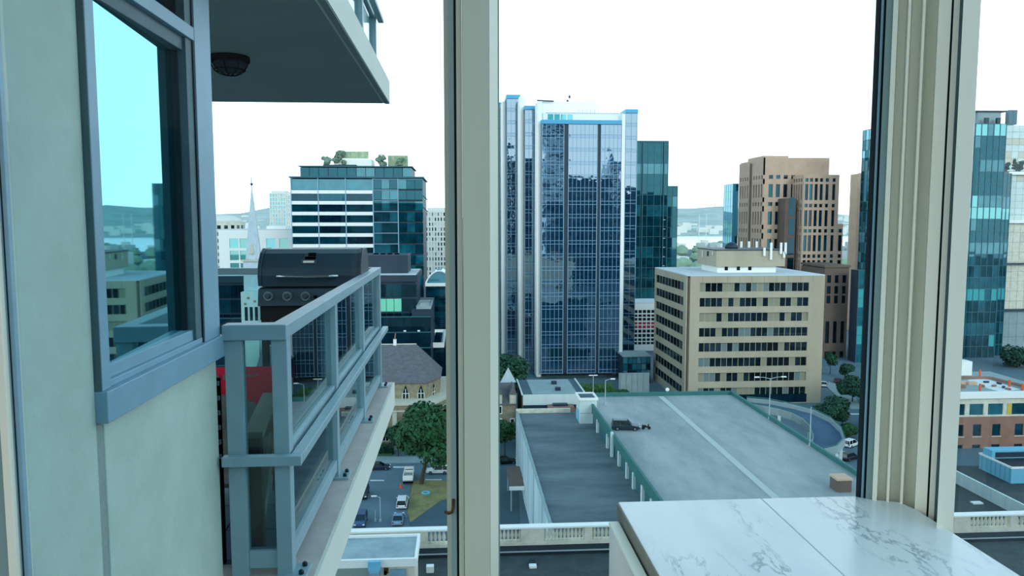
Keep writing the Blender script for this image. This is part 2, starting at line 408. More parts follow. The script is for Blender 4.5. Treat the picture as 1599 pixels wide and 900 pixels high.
# left jamb of the front glazing
t3 = prop(thing('trim_3', None, None, (xa(10, 1.66), 1.66, FZ)), kind='structure')
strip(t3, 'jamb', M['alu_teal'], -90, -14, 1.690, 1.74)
strip(t3, 'jamb_face', M['alu_light'], -14, -1, 1.680, 1.70, bevel=.002)
strip(t3, 'gasket', M['alu_dark'], -2, 4, 1.70, 1.706)
strip(t3, 'stop_bead', M['frame_blue'], 3.5, 8, 1.697, 1.706, bevel=.001)
strip(t3, 'gasket', M['alu_dark'], 7.5, 12, 1.70, 1.706)
strip(t3, 'stop_bead', M['frame_blue'], 11, 18.5, 1.70, 1.715, bevel=.001)
# glazing
for i, (a, b) in enumerate([(20, 698), (778, 1356)]):
    wd = prop(thing('window_%d' % (i+1), None, None, (xa((a+b)/2, GY), GY, FZ)), kind='structure')
    box('pane', M['room_glass'], (xa(a, GY), xa(b, GY), GY, GY+.008, FZ, TL), wd)
wd = prop(thing('window_3', None, None, (XS+.035, .3, FZ)), kind='structure')
box('pane', M['room_glass'], (XS+.035, XS+.043, -1.6, 1.51, FZ, TL), wd)

# ------------------------------------------------------------------ marble ledge
XE = at(1427, 793.5, Z=LZ).x                 # right edge of the ledge
X0 = at(965, 783, Z=LZ).x
ldg = thing('marble_ledge', 'white grey-veined marble ledge inside the window at bottom right', 'ledge', ((X0+XE)/2, 1.2, FZ))
XJ = at(1184, 774.5, Z=LZ).x
TH = .047; YB = 1.665
bx_ = prof[0][0]
build('marble_slab', MB().prism([(X0, .35), (XJ-.0008, .35), (XJ-.0008, YB+.03), (X0, YB+.03)], LZ-TH, LZ), M['marble'], ldg, bevel=.0015)
build('marble_slab', MB().prism([(XJ+.0008, .35), (XE, .35), (XE, 1.60), (prof[6][0], 1.65), (bx_, 1.672), (bx_-.03, YB+.03), (XJ+.0008, YB+.03)], LZ-TH, LZ), M['marble'], ldg, bevel=.0015)
M['apron'] = mat('taupe_ledge_edge', '#6f7268', .5, var=.1, scale=20)
box('edge_strip', M['apron'], (X0-.003, X0, .35, YB+.03, LZ-TH, LZ-.003), ldg)
box('side_panel', M['marble'], (X0-.028, X0-.018, .35, YB-.01, FZ, LZ-TH+.012), ldg)
box('panel_cap', M['alu_light'], (X0-.030, X0-.008, .35, YB-.01, LZ-TH+.012, LZ-TH+.017), ldg, label='pale metal capping strip')
box('base', M['apron'], (X0+.0, XE-.02, .4, YB, FZ, LZ-TH), ldg)

# ------------------------------------------------------------------ outer wall with its window
WX = -1.04
YC = -(-WX) and at(338.5, 600, X=WX).y       # far corner of the wall
wl = prop(thing('wall_left', None, None, (WX, 2.5, FZ)), kind='structure')
w0 = at(118, 0, X=WX).y                      # near edge of the window frame
sillT = at(330, 530, X=WX+.02).z; sillB = sillT - .092
box('stucco_panel', M['stucco'], (WX-.3, WX, GY+.03, w0, FZ-1.5, CZ+2.2), wl, bevel=.004)
box('stucco_panel', M['stucco'], (WX-.3, WX, w0+.045, YC, FZ-1.5, sillB), wl, bevel=.004)
box('control_joint', M['joint'], (WX-.3, WX-.004, w0, w0+.045, FZ-1.5, sillB+.02), wl)
w4 = prop(thing('window_4', None, None, (WX, 2.7, sillB)), kind='structure')
FX = WX+.02; WT = CZ+2.2
tzn = at(303, 64, X=FX).z
box('jamb', M['frame_blue'], (WX-.12, FX, w0+.004, w0+.058, sillT+.0005, WT), w4, bevel=.002)
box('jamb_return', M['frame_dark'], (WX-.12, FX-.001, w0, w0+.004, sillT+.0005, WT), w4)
j1 = at(305, 300, X=FX).y
box('jamb', M['frame_blue'], (WX-.12, FX, j1+.055, YC+.005, sillT, WT), w4, bevel=.002)
box('gasket', M['alu_dark'], (WX-.12, FX-.004, j1+.045, j1+.055, sillT, WT), w4)
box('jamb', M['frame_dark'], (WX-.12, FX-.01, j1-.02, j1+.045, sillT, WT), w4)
box('sill', M['frame_blue'], (WX-.12, WX+.035, w0-.003, YC+.02, sillB, sillT), w4, bevel=.003)
box('sill_track', M['frame_blue'], (WX-.12, WX+.012, w0+.058, j1+.05, sillT, sillT+.02), w4, bevel=.002)
box('bottom_rail', M['frame_blue'], (WX-.12, WX-.002, w0+.058, j1, sillT+.02, sillT+.06), w4, bevel=.002)
box('transom', M['frame_blue'], (WX-.12, FX, w0+.058, j1+.05, tzn, tzn+.05), w4, bevel=.002)
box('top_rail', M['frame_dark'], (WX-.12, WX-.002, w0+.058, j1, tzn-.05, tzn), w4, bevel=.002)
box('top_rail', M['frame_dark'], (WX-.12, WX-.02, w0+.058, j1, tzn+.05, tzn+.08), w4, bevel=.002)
box('stile', M['alu_dark'], (WX-.12, WX-.02, j1-.03, j1-.02, sillT+.02, WT), w4)
wc = ((w0+j1)/2+.02, (sillT+tzn)/2)
pm_ = piece('pane', M['mirror_teal'], w4, (WX-.030, wc[0], wc[1]), (.008, j1-w0-.05, tzn-sillT-.04), rad(2.4))
pm_.location.x += 0
box('pane', M['g_navy'], (WX-.075, WX-.06, w0+.055, j1-.01, tzn+.05, WT), w4)
box('stucco_panel', M['stucco'], (WX-.9, WX-.12, YC-.2, YC-.002, FZ-1.5, WT), wl)

# ------------------------------------------------------------------ the balcony below eye level
SZ = CZ - 1.57; RX = -.74; EX = -.65; Y0, Y1 = 3.33, 7.25
bl = prop(thing('balcony_floor', None, None, (-1.6, 5.3, SZ-.22)), kind='structure')
box('slab', M['slab_top'], (-3.6, EX, 1.9, Y1+.12, SZ-.22, SZ), bl, bevel=.004)
box('fascia', M['fascia'], (EX, EX+.012, 1.9, Y1+.12, SZ-.225, SZ-.004), bl)
tx = -3.2
for i in range(6):
    for j in range(11):
        piece('tile', M['tile'], bl, (-2.75+.35*i, 3.62+.34*j, SZ+.012), (.338, .328, .024))
# upper balcony = soffit overhead
UZ = at(605, 162, Y=Y1+.12).z
ub = prop(thing('ceiling', None, None, (-1.6, 5.3, UZ)), kind='structure')
box('slab', M['soffit'], (-4.5, EX-.06, -.2, Y1+.11, UZ, UZ+.2), ub)
box('drip_edge', M['soffit'], (EX-.04, EX+.0, -.2, Y1+.12, UZ-.004, UZ+.02), ub)
box('fascia', M['fascia'], (EX-.06, EX+.005, -.2, Y1+.12, UZ+.003, UZ+.205), ub)
# bulkhead lamp
lp = at(358, 88, Z=UZ)
bk = thing('bulkhead_lamp', 'black caged bulkhead lamp under the balcony slab overhead', 'lamp', (lp.x, lp.y, UZ-.09))
build('base_ring', MB().lathe([(.125,0),(.13,-.005),(.13,-.035),(.115,-.04)], (lp.x, lp.y, UZ), 24), M['black'], bk, smooth=False)
M['lens'] = mat('dark_lamp_lens', '#2a3a44', .9, spec=0)
build('lens', MB().lathe([(.105,-.04),(.1,-.07),(.075,-.1),(.03,-.112)], (lp.x, lp.y, UZ), 24), M['lens'], bk, smooth=True)
for k in range(4):
    a = math.pi*k/4
    build('cage_wire', MB().tube([Vector((lp.x+math.cos(a)*.12*math.cos(q), lp.y+math.sin(a)*.12*math.cos(q), UZ-.038-.088*math.sin(q))) for q in [math.pi*i/12 for i in range(13)]], .004, 6), M['black'], bk)
build('cage_ring', MB().tube([Vector((lp.x+.098*math.cos(q), lp.y+.098*math.sin(q), UZ-.09)) for q in [2*math.pi*i/24 for i in range(25)]], .004, 6), M['black'], bk)

def side_railing(name, label, group, z, ys, posts_y, x_left, front):
    th = thing(name, label, 'railing', (RX, ys[0], z))
    T = z+1.12
    box('top_rail', M['rail'], (RX-.075, RX, ys[0]-.02, ys[1], T-.06, T), th, bevel=.004)
    if front: box('top_rail', M['rail'], (x_left, RX-.001, ys[0]-.03, ys[0]+.06, T-.065, T+.001), th, bevel=.004)
    box('bumper_rail', M['rail'], (RX+.004, RX+.055, ys[0]-.0145, ys[1]+.05, z+.515, z+.555), th, bevel=.003)
    if front: box('bumper_rail', M['rail'], (x_left-.01, RX+.054, ys[0]-.06, ys[0]-.015, z+.513, z+.556), th, bevel=.003)
    box('inner_rail', M['rail'], (RX-.065, RX-.015, ys[0]+.05, ys[1], z+.53, z+.575), th, bevel=.002)
    box('bottom_rail', M['rail'], (RX-.065, RX-.012, ys[0]+.05, ys[1], z+.045, z+.115), th, bevel=.002)
    for i, y in enumerate(posts_y):
        box('post', M['rail'], (RX-.07, RX-.004, y-.012, y+.065, z, T-.06), th, bevel=.002)
        bp = box('base_plate', M['rail'], (RX-.07, RX+.06, y-.05, y+.09, z, z+.014), th, bevel=.002)
        for q in (-.02, .06): build('bolt', MB().lathe([(.012,.014),(.012,.028),(.006,.034)], (RX+.035, y+q, z), 6), M['bolt'], bp)
        if i+1 < len(posts_y):
            y2 = posts_y[i+1]
            box('glass_panel', M['rail_glass'], (RX-.042, RX-.034, y+.065, y2-.012, z+.115, z+.53), th)
            box('glass_panel', M['rail_glass'], (RX-.042, RX-.034, y+.065, y2-.012, z+.575, T-.06), th)
    if front:
        x1 = x_left + .004
        box('post', M['rail'], (x1, x1+.072, ys[0]-.012, ys[0]+.045, z, T-.06), th, bevel=.002)
        box('bottom_rail', M['rail'], (x1+.072, RX-.07, ys[0], ys[0]+.045, z+.035, z+.115), th, bevel=.002)
        box('glass_panel', M['rail_glass'], (x1+.072, RX-.07, ys[0]+.018, ys[0]+.026, z+.115, T-.06), th)
    return th
ra = side_railing('balcony_railing', 'blue-grey metal and glass railing around the lower balcony with the grill', None, SZ, (Y0, Y1+.0), (Y0, 4.62, 5.92, Y1-.08), -1.01, True)
T = SZ+1.12
box('top_rail', M['rail'], (-3.4, RX-.075, Y1-.075, Y1, T-.06, T), ra, bevel=.004)
box('bottom_rail', M['rail'], (-3.4, RX-.07, Y1-.06, Y1-.01, SZ+.045, SZ+.115), ra)
box('glass_panel', M['rail_glass'], (-3.4, RX-.07, Y1-.042, Y1-.034, SZ+.115, T-.06), ra)
u_ = side_railing('balcony_railing', 'blue-grey railing standing on the upper balcony slab, cut by the top edge of the photo', None, UZ+.2, (.2, Y1+.0), (1.0, 2.35, 3.65, 4.95, 6.2, Y1-.08), -1.01, False)

# ------------------------------------------------------------------ gas grill
gy = 6.3; gl, gr = xa(400, gy), xa(563, gy) ; gt = za(388, gy+.2); gz = za(446, gy); gp = za(475, gy-.03)
gm = thing('gas_grill', 'black gas barbecue grill with long chrome handle at the balcony end', 'grill', ((gl+gr)/2, gy+.25, SZ+.024))
pr = [(gy, gz), (gy-.012, gz+.09), (gy+.0, gz+.15), (gy+.03, gz+.205), (gy+.09, gz+.265), (gy+.17, gt), (gy+.36, gt), (gy+.46, gz+.24), (gy+.5, gz+.1), (gy+.5, gz)]
build('lid', MB().extr(pr, 'x', gl+.03, gr-.03), M['grill'], gm, bevel=.004, fix=True)
pe = [(y + (0 if y > gy+.25 else -.008), z+.006) for y, z in pr]
M['grill_edge'] = mat('grill_end_casting', '#2d3c44', .45, .05)
build('lid_end', MB().extr(pe, 'x', gr-.03, gr), M['grill_edge'], gm, bevel=.006, fix=True)
build('lid_end', MB().extr(pe, 'x', gl, gl+.03), M['grill'], gm, bevel=.006, fix=True)
h0, h1, hz = xa(430, gy-.06), xa(526, gy-.06), za(430, gy-.06)
hd = build('handle', MB().tube([(h0,gy-.06,hz),(h0+.08,gy-.072,hz),((h0+h1)/2,gy-.075,hz-.004),(h1-.08,gy-.072,hz),(h1,gy-.06,hz)], .014, 10), M['chrome'], gm, smooth=True, label='long chrome lid handle')
for hx in (h0+.02, h1-.02): build('handle_bracket', MB().tube([(hx,gy-.06,hz),(hx,gy,hz)], .016, 10), M['chrome'], hd, smooth=True)
bx0, bx1 = xa(467, gy), xa(492, gy); bz0, bz1 = za(411, gy), za(396, gy)
def slope_box(name, m, x0, x1, z0, z1, p, off, parent):
    # sits on the sloping lid front
    ya = gy+.045 if z0 < gz+.2 else gy+.06
    def yy(z):
        for (a, b), (c, d_) in zip(pr[:5], pr[1:6]):
            if b <= z <= d_: return a+(c-a)*(z-b)/(d_-b)
        return pr[5][0]
    return build(name, MB().poly([(x0,yy(z0)-p,z0),(x1,yy(z0)-p,z0),(x1,yy(z1)-p,z1),(x0,yy(z1)-p,z1),(x0,yy(z0)+.02,z0),(x1,yy(z0)+.02,z0),(x1,yy(z1)+.02,z1),(x0,yy(z1)+.02,z1)],
        [(0,1,2,3),(0,4,5,1),(1,5,6,2),(2,6,7,3),(3,7,4,0)]), m, parent)
sb_ = slope_box('badge', M['badge'], bx0, bx1, bz0, bz0+.032, .010, 0, gm)
slope_box('badge_window', M['lamp_white'], bx0+.02, bx1-.02, bz0+.008, bz0+.024, .012, 0, sb_)
slope_box('badge_emblem', M['black'], bx0+.03, bx1-.012, bz0+.034, bz0+.056, .008, 0, sb_)
slope_box('badge_emblem', M['badge'], bx0+.02, bx1-.02, bz0+.032, bz0+.075, .005, 0, sb_)
slope_box('badge_emblem', M['black'], bx0+.052, bx1-.014, bz0+.06, bz0+.085, .009, 0, sb_)
box('fire_box', M['grill_dark'], (gl+.01, gr-.01, gy, gy+.5, gp-.12, gz-.008), gm)
build('control_panel', MB().extr([(gy-.055, gp), (gy-.02, gz-.015), (gy+.02, gz-.015), (gy+.02, gp)], 'x', gl+.005, gr-.005), M['grill'], gm, fix=True, bevel=.003)
for px in (419, 448.5, 477, 514):
    k = at(px, 463, Y=gy-.045)
    kb = build('knob', MB().tube([k, k+Vector((0,-.045,.008))], .024, 16, .02), M['grill'], gm)
    build('knob_ring', MB().tube([k+Vector((0,.006,0)), k+Vector((0,-.012,.002))], .042, 20, .038), M['knob_ring'], kb)
k = at(493, 464, Y=gy-.045); build('ignition_button', MB().tube([k, k+Vector((0,-.02,.003))], .013, 12), M['black'], gm)
for px in (gl+.04, gr-.04):
    for y in (gy+.03, gy+.46): box('leg', M['grill_dark'], (px-.025, px+.025, y-.025, y+.025, SZ+.024, gp-.02), gm)
box('cart_back', M['grill_dark'], (gl+.04, gr-.04, gy+.44, gy+.47, SZ+.1, gp-.02), gm)
box('cart_shelf', M['grill_dark'], (gl+.02, gr-.02, gy+.0, gy+.48, SZ+.12, SZ+.15), gm)
box('drip_tray', M['chrome'], (gl+.07, gl+.13, gy+.02, gy+.1, gp-.03, gp-.015), gm, label='pale drip tray corner')

# ------------------------------------------------------------------ wooden lounge chair with red cushion
ch = thing('lounge_chair', 'grey weathered wooden armchair behind the front glass of the balcony railing', 'chair', (-1.25, 4.0, SZ+.024))
AZ = CZ-.985; B = SZ+.024
def plank(name, p0, p1, wd, th_, m=M['wood'], parent=None, **k):
    p0, p1 = Vector(p0), Vector(p1); d = (p1-p0).normalized(); s = d.cross(Vector((0,0,1)))
    if s.length < .01: s = Vector((1,0,0))
    s.normalize(); u = s.cross(d)
    vs = [p + s*(a*wd/2) + u*(b*th_/2) for p in (p0, p1) for a, b in ((-1,-1),(1,-1),(1,1),(-1,1))]
    return build(name, MB().poly(vs, [(0,3,2,1),(4,5,6,7),(0,1,5,4),(1,2,6,5),(2,3,7,6),(3,0,4,7)]), m, parent or ch, bevel=.004, fix=True, **k)
plank('armrest', (-.945, 3.50, AZ), (-1.06, 4.30, AZ+.005), .085, .03)
plank('armrest', (-1.60, 3.52, AZ), (-1.68, 4.25, AZ+.005), .085, .03)
for x, y, h in ((-.95, 3.55, AZ-.015), (-1.60, 3.56, AZ-.015)): plank('leg', (x, y, B), (x, y, h), .06, .045, M['wood_dark'])
for x, y in ((-1.045, 4.36), (-1.68, 4.3)): plank('leg', (x, y, B), (x-.0, y+.12, AZ+.10), .06, .05, M['wood_dark'])
plank('seat_rail', (-.96, 3.53, B+.32), (-1.05, 4.36, B+.20), .03, .09, M['wood_dark'])
plank('brace', (-.955, 3.6, B+.08), (-1.03, 4.2, B+.36), .03, .06)
for i in range(6):
    y = 3.55 + i*.13; plank('seat_slat', (-.98-.015*i, y, B+.33-.022*i), (-1.58-.015*i, y-.05, B+.33-.022*i), .1, .02)
for i in range(5): plank('back_slat', (-1.12-.115*i, 4.38-.01*i, B+.2), (-1.13-.115*i, 4.62-.01*i, B+.62), .09, .02)
cu = MB()
def cushion(x0, x1, y0, y1, z0, z1, n=8):
    mb = MB()
    for s_ in (0, 1):
        for j in range(n+1):
            for i in range(n+1):
                u, v = i/n, j/n; e_ = min(1, 6*min(u,1-u))**.5 * min(1, 6*min(v,1-v))**.5
                zm = (z0+z1)/2; mb.v.append((x0+(x1-x0)*u, y0+(y1-y0)*v, zm+((z1-z0)/2*e_)*(1 if s_ else -1)))
    for s_ in (0, 1):
        for j in range(n):
            for i in range(n):
                a = s_*(n+1)**2+j*(n+1)+i; f = (a, a+1, a+n+2, a+n+1); mb.f.append(f if s_ else f[::-1])
    return mb
c1 = cushion(-.30, .30, -.08, .08, 0, 1)      # upright back cushion, thickness along y
mb = MB(); n = 8
for s_ in (0, 1):
    for j in range(n+1):
        for i in range(n+1):
            u, v = i/n, j/n; e_ = min(1, 6*min(u,1-u))**.5 * min(1, 6*min(v,1-v))**.5
            mb.v.append((-1.62+.62*u, 4.50+.16*v+(.09*e_)*(1 if s_ else -1), B+.10+.56*v))
for s_ in (0, 1):
    for j in range(n):
        for i in range(n):
            a = s_*(n+1)**2+j*(n+1)+i; f = (a, a+1, a+n+2, a+n+1); mb.f.append(f[::-1] if s_ else f)
tagged(build('cushion', mb, M['red_cloth'], smooth=True), 'red fabric cushion propped against the back of the wooden armchair', 'cushion')
# slatted screen against the wall side
ss = thing('slatted_screen', 'black slatted screen in the gap between the wall and railing', 'screen', (-1.3, 3.42, B))
for x in (-1.5, -1.075): box('upright', M['black'], (x-.015, x+.015, 3.41, 3.43, B, CZ-.70), ss)
M['slat'] = mat('grey_slat', '#5a6a70', .7)
for i in range(6): box('slat', M['slat'], (-1.49, -1.06, 3.40, 3.41, CZ-1.06+.066*i, CZ-1.04+.066*i), ss)
box('backing', M['black'], (-1.49, -1.09, 3.415, 3.425, CZ-1.25, CZ-.72), ss)
#CITY#
# ================================================================== THE CITY
def core(th, x0, x1, y0, y1, z0, z1, m, name='wall', **k): return box(name, m, (x0, x1, y0, y1, z0, z1), th, **k)
def levels(px, Y, tops, h):                  # window rows from their top and height in the photo
    return [(za(t+h, Y, px), za(t, Y, px)) for t in tops]
def parapet(th, x0, x1, y0, y1, z, h, t, m, name='parapet'):
    for b in ((x0,x1,y0,y0+t), (x0,x1,y1-t,y1), (x0,x0+t,y0+t,y1-t), (x1-t,x1,y0+t,y1-t)): box(name, m, b+(z, z+h), th)

# ------------------------------------------------------------------ blue mirror tower
Yt = 236.0
bt = thing('glass_tower', 'tall blue mirror-glass tower with white piers, tallest building in the middle', 'building', (xa(910, Yt), Yt+16, 0))
def mirror_bay(px0, px1, Y, ytop, ybot, secs, nfl_pitch=4.05, depth=6, side=True):
    x0, x1, zt, zb = xa(px0, Y), xa(px1, Y), za(ytop, Y), za(ybot, Y)
    core(bt, x0, x1, Y+.25, Y+depth, zb, zt, M['navy'], 'bay_core')
    mm = MB(); z = zt - .3; sec = []
    W = x1 - x0
    for (a, b, nc) in secs: sec.append((x0+W*a, x0+W*b, nc))
    while z - zb > 2.0:
        zl = max(zb, z - nfl_pitch); zs = zl + 1.05
        for (a, b, nc) in sec:
            piece('pane', M['g_blue'], bt, ((a+b)/2, Y+.12, (zs+z)/2), (b-a, .1, z-zs-.02), R.uniform(-.004,.004), R.uniform(-.006,.006))
            piece('spandrel_pane', M['g_blue2'], bt, ((a+b)/2, Y+.13, (zs+zl)/2), (b-a, .1, zs-zl-.02), R.uniform(-.004,.004), R.uniform(-.006,.006))
            for q in (zl, zs): mm.box(a, b, Y-.02, Y+.06, q-.055, q+.055)
        z = zl
    for (a, b, nc) in sec:
        for i in range(nc+1):
            x = a+(b-a)*i/nc; e_ = .09 if i in (0, nc) else .045
            mm.box(x-e_, x+e_, Y-.08, Y+.06, zb, zt)
    build('mullion_grid', mm, M['mull_white'], bt, kind='stuff')
    box('bay_cap', M['blue_frame'], (x0-.2, x1+.2, Y-.35, Y+depth, zt-.2, zt+1.0), bt)
mirror_bay(846, 970, Yt, 192, 585, [(.0,.272,5),(.33,.69,7),(.735,1.0,5)], depth=20)
mirror_bay(819.5, 838.5, 246, 170, 592, [(0,1,3)], depth=14)
mirror_bay(791.5, 811.5, 257, 153, 575, [(0,1,3)], depth=14)
mirror_bay(766, 785.5, 268, 165, 560, [(0,1,3)], depth=14)
mirror_bay(975, 993, 244, 174, 590, [(0,1,2)], depth=14)
for p0, p1, Y, yt, yb in ((837.5, 846.5, 238, 157, 596), (810, 819, 249, 150, 585), (783, 791, 260, 158, 560), (969.5, 974.5, 235.6, 176, 592)):
    box('pier', M['white'], (xa(p0, Y), xa(p1, Y), Y, Y+6, max(0, za(yb, Y)), za(yt, Y)), bt, bevel=.6 if p0 < 900 else 0)
# crown: white block behind the main bay with a strip of glazing, davits on its edge
Yc = 246; cx0, cx1, cz0, cz1 = xa(847, Yc), xa(973, Yc), za(196, Yc), za(176, Yc)
box('crown', M['white'], (cx0, cx1, Yc, Yc+22, cz0-4, cz1), bt)
for i in range(4): piece('pane', M['g_aqua'], bt, (xa(859+10*i, Yc), Yc-.03, za(182, Yc)), (1.75, .08, 1.7))
box('crown_coping', M['steel'], (cx0+1, xa(964, Yc), Yc-.2, Yc+.3, cz1, cz1+.18), bt)
for i in range(10):
    x = xa(902+6.2*i, Yc); q = MB().box(x-.09, x+.09, Yc-.1, Yc+.1, cz1, cz1+1.1); q.box(x-.09, x+.45, Yc-.08, Yc+.08, cz1+.95, cz1+1.1)
    build('davit', q, M['steel'], bt)
Yr = 255; box('plant_room', M['white'], (xa(846, Yr), xa(930, Yr), Yr, Yr+12, cz1-2, za(158, Yr)), bt)
build('boom', MB().tube([(xa(838, 254), 254, za(156.5, 254)), (xa(864, 254), 254, za(157.5, 254))], .22, 6), M['navy'], bt)
for px, py in ((888, 150), (885, 157)): build('beacon', MB().lathe([(.1,0),(.35,.3),(.35,.8),(.1,1.1)], (xa(px, 256), 256, za(py+3, 256)), 8), M['navy'], bt)
build('beacon_mast', MB().tube([(xa(887, 256), 256, za(159, 256)), (xa(888, 256), 256, za(150, 256))], .08, 6), M['far_white'], bt)
# podium under the tower
pz0, pz1 = 0, za(587, 237)
box('podium', M['mull_teal'], (xa(800, 240), xa(992, 240), 239, 262, 0, za(588, 239)), bt)

# ------------------------------------------------------------------ curtain-wall helper for teal towers
def curtain(th, px0, px1, Y, yt, yb, nx, nz, mats, mull, depth=20, side=None, gap=.18, skin=.3, vis=.0, pane='pane', solid=None, rowm=None):
    x0, x1, zt, zb = xa(px0, Y), xa(px1, Y), za(yt, Y), max(0, za(yb, Y))
    core(th, x0, x1, Y+skin, Y+depth, 0, zt, solid or M['navy'], 'core')
    fh = (zt-zb)/nz; fw = (x1-x0)/nx
    for k in range(nz):
        for i in range(nx):
            piece(pane, rowm[k % len(rowm)] if rowm and R.random() < .85 else R.choice(mats), th, (x0+(i+.5)*fw, Y+skin-.1, zb+(k+.5)*fh), (fw-gap, .1, fh-gap), R.uniform(-.004,.004), R.uniform(-.004,.004))
    mm = MB()
    for i in range(nx+1): mm.box(x0+i*fw-gap/2, x0+i*fw+gap/2, Y, Y+skin+.02, zb, zt)
    for k in range(nz+1): mm.box(x0, x1, Y+.05, Y+skin+.02, zb+k*fh-gap/2, zb+k*fh+gap/2)
    build('mullion_grid', mm, mull, th, kind='stuff')
    return x0, x1, zb, zt
def curtain_side(th, X, y0, y1, zb, zt, ny, nz, mats, mull, sgn=-1, gap=.18):
    fw, fh = (y1-y0)/ny, (zt-zb)/nz; mm = MB()
    for k in range(nz):
        for i in range(ny):
            piece('pane', R.choice(mats), th, (X+sgn*.06, y0+(i+.5)*fw, zb+(k+.5)*fh), (fw-gap, .1, fh-gap), math.pi/2)
    for i in range(ny+1): mm.box(X-.2, X+.2, y0+i*fw-gap/2, y0+i*fw+gap/2, zb, zt)
    for k in range(nz+1): mm.box(X-.18, X+.18, y0, y1, zb+k*fh-gap/2, zb+k*fh+gap/2)
    build('mullion_grid', mm, mull, th, kind='stuff')
TE = [M['g_teal']]*5 + [M['g_teal2']]*2
tt = thing('glass_tower', 'dark green glass tower with stepped top right behind the blue mirror tower', 'building', (xa(1020, 330), 340, 0))
x0, x1, zb, zt = curtain(tt, 968, 1041.5, 330, 221, 500, 7, 17, TE, M['mull_teal'], 24, rowm=[M['g_teal'], M['g_teal'], M['g_teal2'], M['g_teal']])
box('roof_cap', M['mull_teal'], (x0, x1+.2, 329.8, 354, zt, zt+.7), tt)
for px in (1002.5, 1035.5): box('fin', M['mull_teal'], (xa(px, 329.6)-.18, xa(px, 329.6)+.18, 329.4, 330.1, zb, zt), tt)
curtain_side(tt, x1+.3, 331, 353, zb, zt, 4, 17, TE, M['mull_teal'], 1)
x0, x1, zb, zt2 = curtain(tt, 1042, 1057.5, 336, 290, 500, 2, 13, TE, M['mull_teal'], 18)
for yq in range(12): box('bracket', M['steel'], (xa(1036, 329.3)-.1, xa(1039, 329.3), 329.2, 329.5, zb+4*yq, zb+4*yq+.25), tt)

# red and white grid building behind the towers
def grid_block(label, px0, px1, Y, rows_, n, ytop, base):
    th = thing('gridded_building', label, 'building', (xa((px0+px1)/2, Y), Y+8, 0))
    x0, x1 = xa(px0, Y), xa(px1, Y); zt = za(ytop, Y)
    core(th, x0, x1, Y+.5, Y+16, 0, zt-.4, M['white'])
    W = x1-x0; cols = spans(.4, W-.4, n, .35)
    rws = []
    for k, (a, b, red) in enumerate(rows_):
        z0_, z1_ = za(b, Y), za(a, Y); rws.append((z0_, z1_))
    rws.sort()
    facade(th, (x0, Y), XP, YN, W, 0, zt, cols, rws, M['white'], [M['g_dark']], .45)
    for a, b, red in rows_:
        if red:
            for c0, c1 in cols: piece('red_panel', M['red_panel'], th, (x0+(c0+c1)/2, Y+.2, (za(a,Y)+za(b,Y))/2), (c1-c0, .15, za(a,Y)-za(b,Y)))
    box('roof', M['beige_roof'], (x0, x1, Y, Y+16, zt, zt+.25), th)
grid_block('white and red gridded low building right of the blue tower base', 984, 1040, 285,
           [(486,491,0),(493,497,0),(498.5,503,0),(505,509,1),(510.5,515,1),(517,522,0),(524,529,0),(531,535,0),(536.5,540.5,0)], 8, 476, 560)
grid_block('small red gridded building left of the centre mullion', 671, 705, 288,
           [(484,488.5,0),(490,495,1),(496.5,501.5,0),(503,508,1),(509.5,514,0)], 6, 476, 560)

# ------------------------------------------------------------------ beige office block
Yb = 200.0
bo = thing('office_block', 'beige concrete office block with ribbon windows and a rooftop plant box', 'building', (xa(1180, Yb), Yb+17, 0))
bx0, bx1 = xa(1076, Yb, 540), xa(1284.5, Yb, 540); bxl = bx0-.9
bz = za(431, Yb, 1180); BD = 34
core(bo, bxl+.5, bx1-.3, Yb+.5, Yb+BD-.3, 0, bz-.6, M['beige'])
rowsF = [(max(.3, z0), z1) for z0, z1 in levels(1180, Yb, [441.8+23.35*k for k in range(9)], 13.6)]
colsF = spans(xa(1095.5, Yb)-bx0, xa(1267, Yb)-bx0, 19, .12)
facade(bo, (bx0, Yb), XP, YN, bx1-bx0, 0, bz, colsF, rowsF, M['beige'],
       [M['g_dark']]*6 + [M['g_dark2']]*4 + [M['g_blind2']]*2 + [M['g_blind']]*2, .45, ribbon=True)
facade(bo, (bxl, Yb+BD), YN, XN, BD-.6, 0, bz, spans(1.5, BD-3.2, 9, .15), rowsF, M['beige'], [M['g_dark']]*3+[M['g_dark2']], .4, ribbon=True)
box('corner_groove', M['brown_dark'], (bxl+.5, bx0-.003, Yb+.25, Yb+1.2, 0, bz-.3), bo)
box('ground_recess', M['g_navy'], (bx0+4, bx1-4, Yb-.02, Yb+.1, .3, 2.6), bo)
box('roof', M['beige_roof'], (bxl, bx1, Yb, Yb+BD, bz, bz+.25), bo)
for i in range(1, 11):                        # panel joints between the cladding panels
    x = bx0+(bx1-bx0)*i/11; box('joint', M['brown_dark'], (x-.03, x+.03, Yb-.012, Yb+.02, bz-1.7, bz-.1), bo)
y1_, y2_ = Yb+9, Yb+8
box('plant_base', M['white'], (xa(1122, y1_), xa(1214, y1_), y1_, y1_+14, bz+.2, za(417, y1_)), bo)
px0, px1 = xa(1120, y2_), xa(1228, y2_)
box('plant_box', M['beige'], (px0, px1, y2_, y2_+17, za(418, y2_), za(392.5, y2_)), bo)
box('plant_roof', M['navy'], (px0-.15, px1+.15, y2_-.15, y2_+17.1, za(392.5, y2_), za(391, y2_)), bo)
for px in (1136, 1155, 1173): box('louvre', M['g_dark2'], (xa(px-2.5, y1_), xa(px+2.5, y1_), y1_-.08, y1_+.05, bz+.9, bz+2.3), bo)
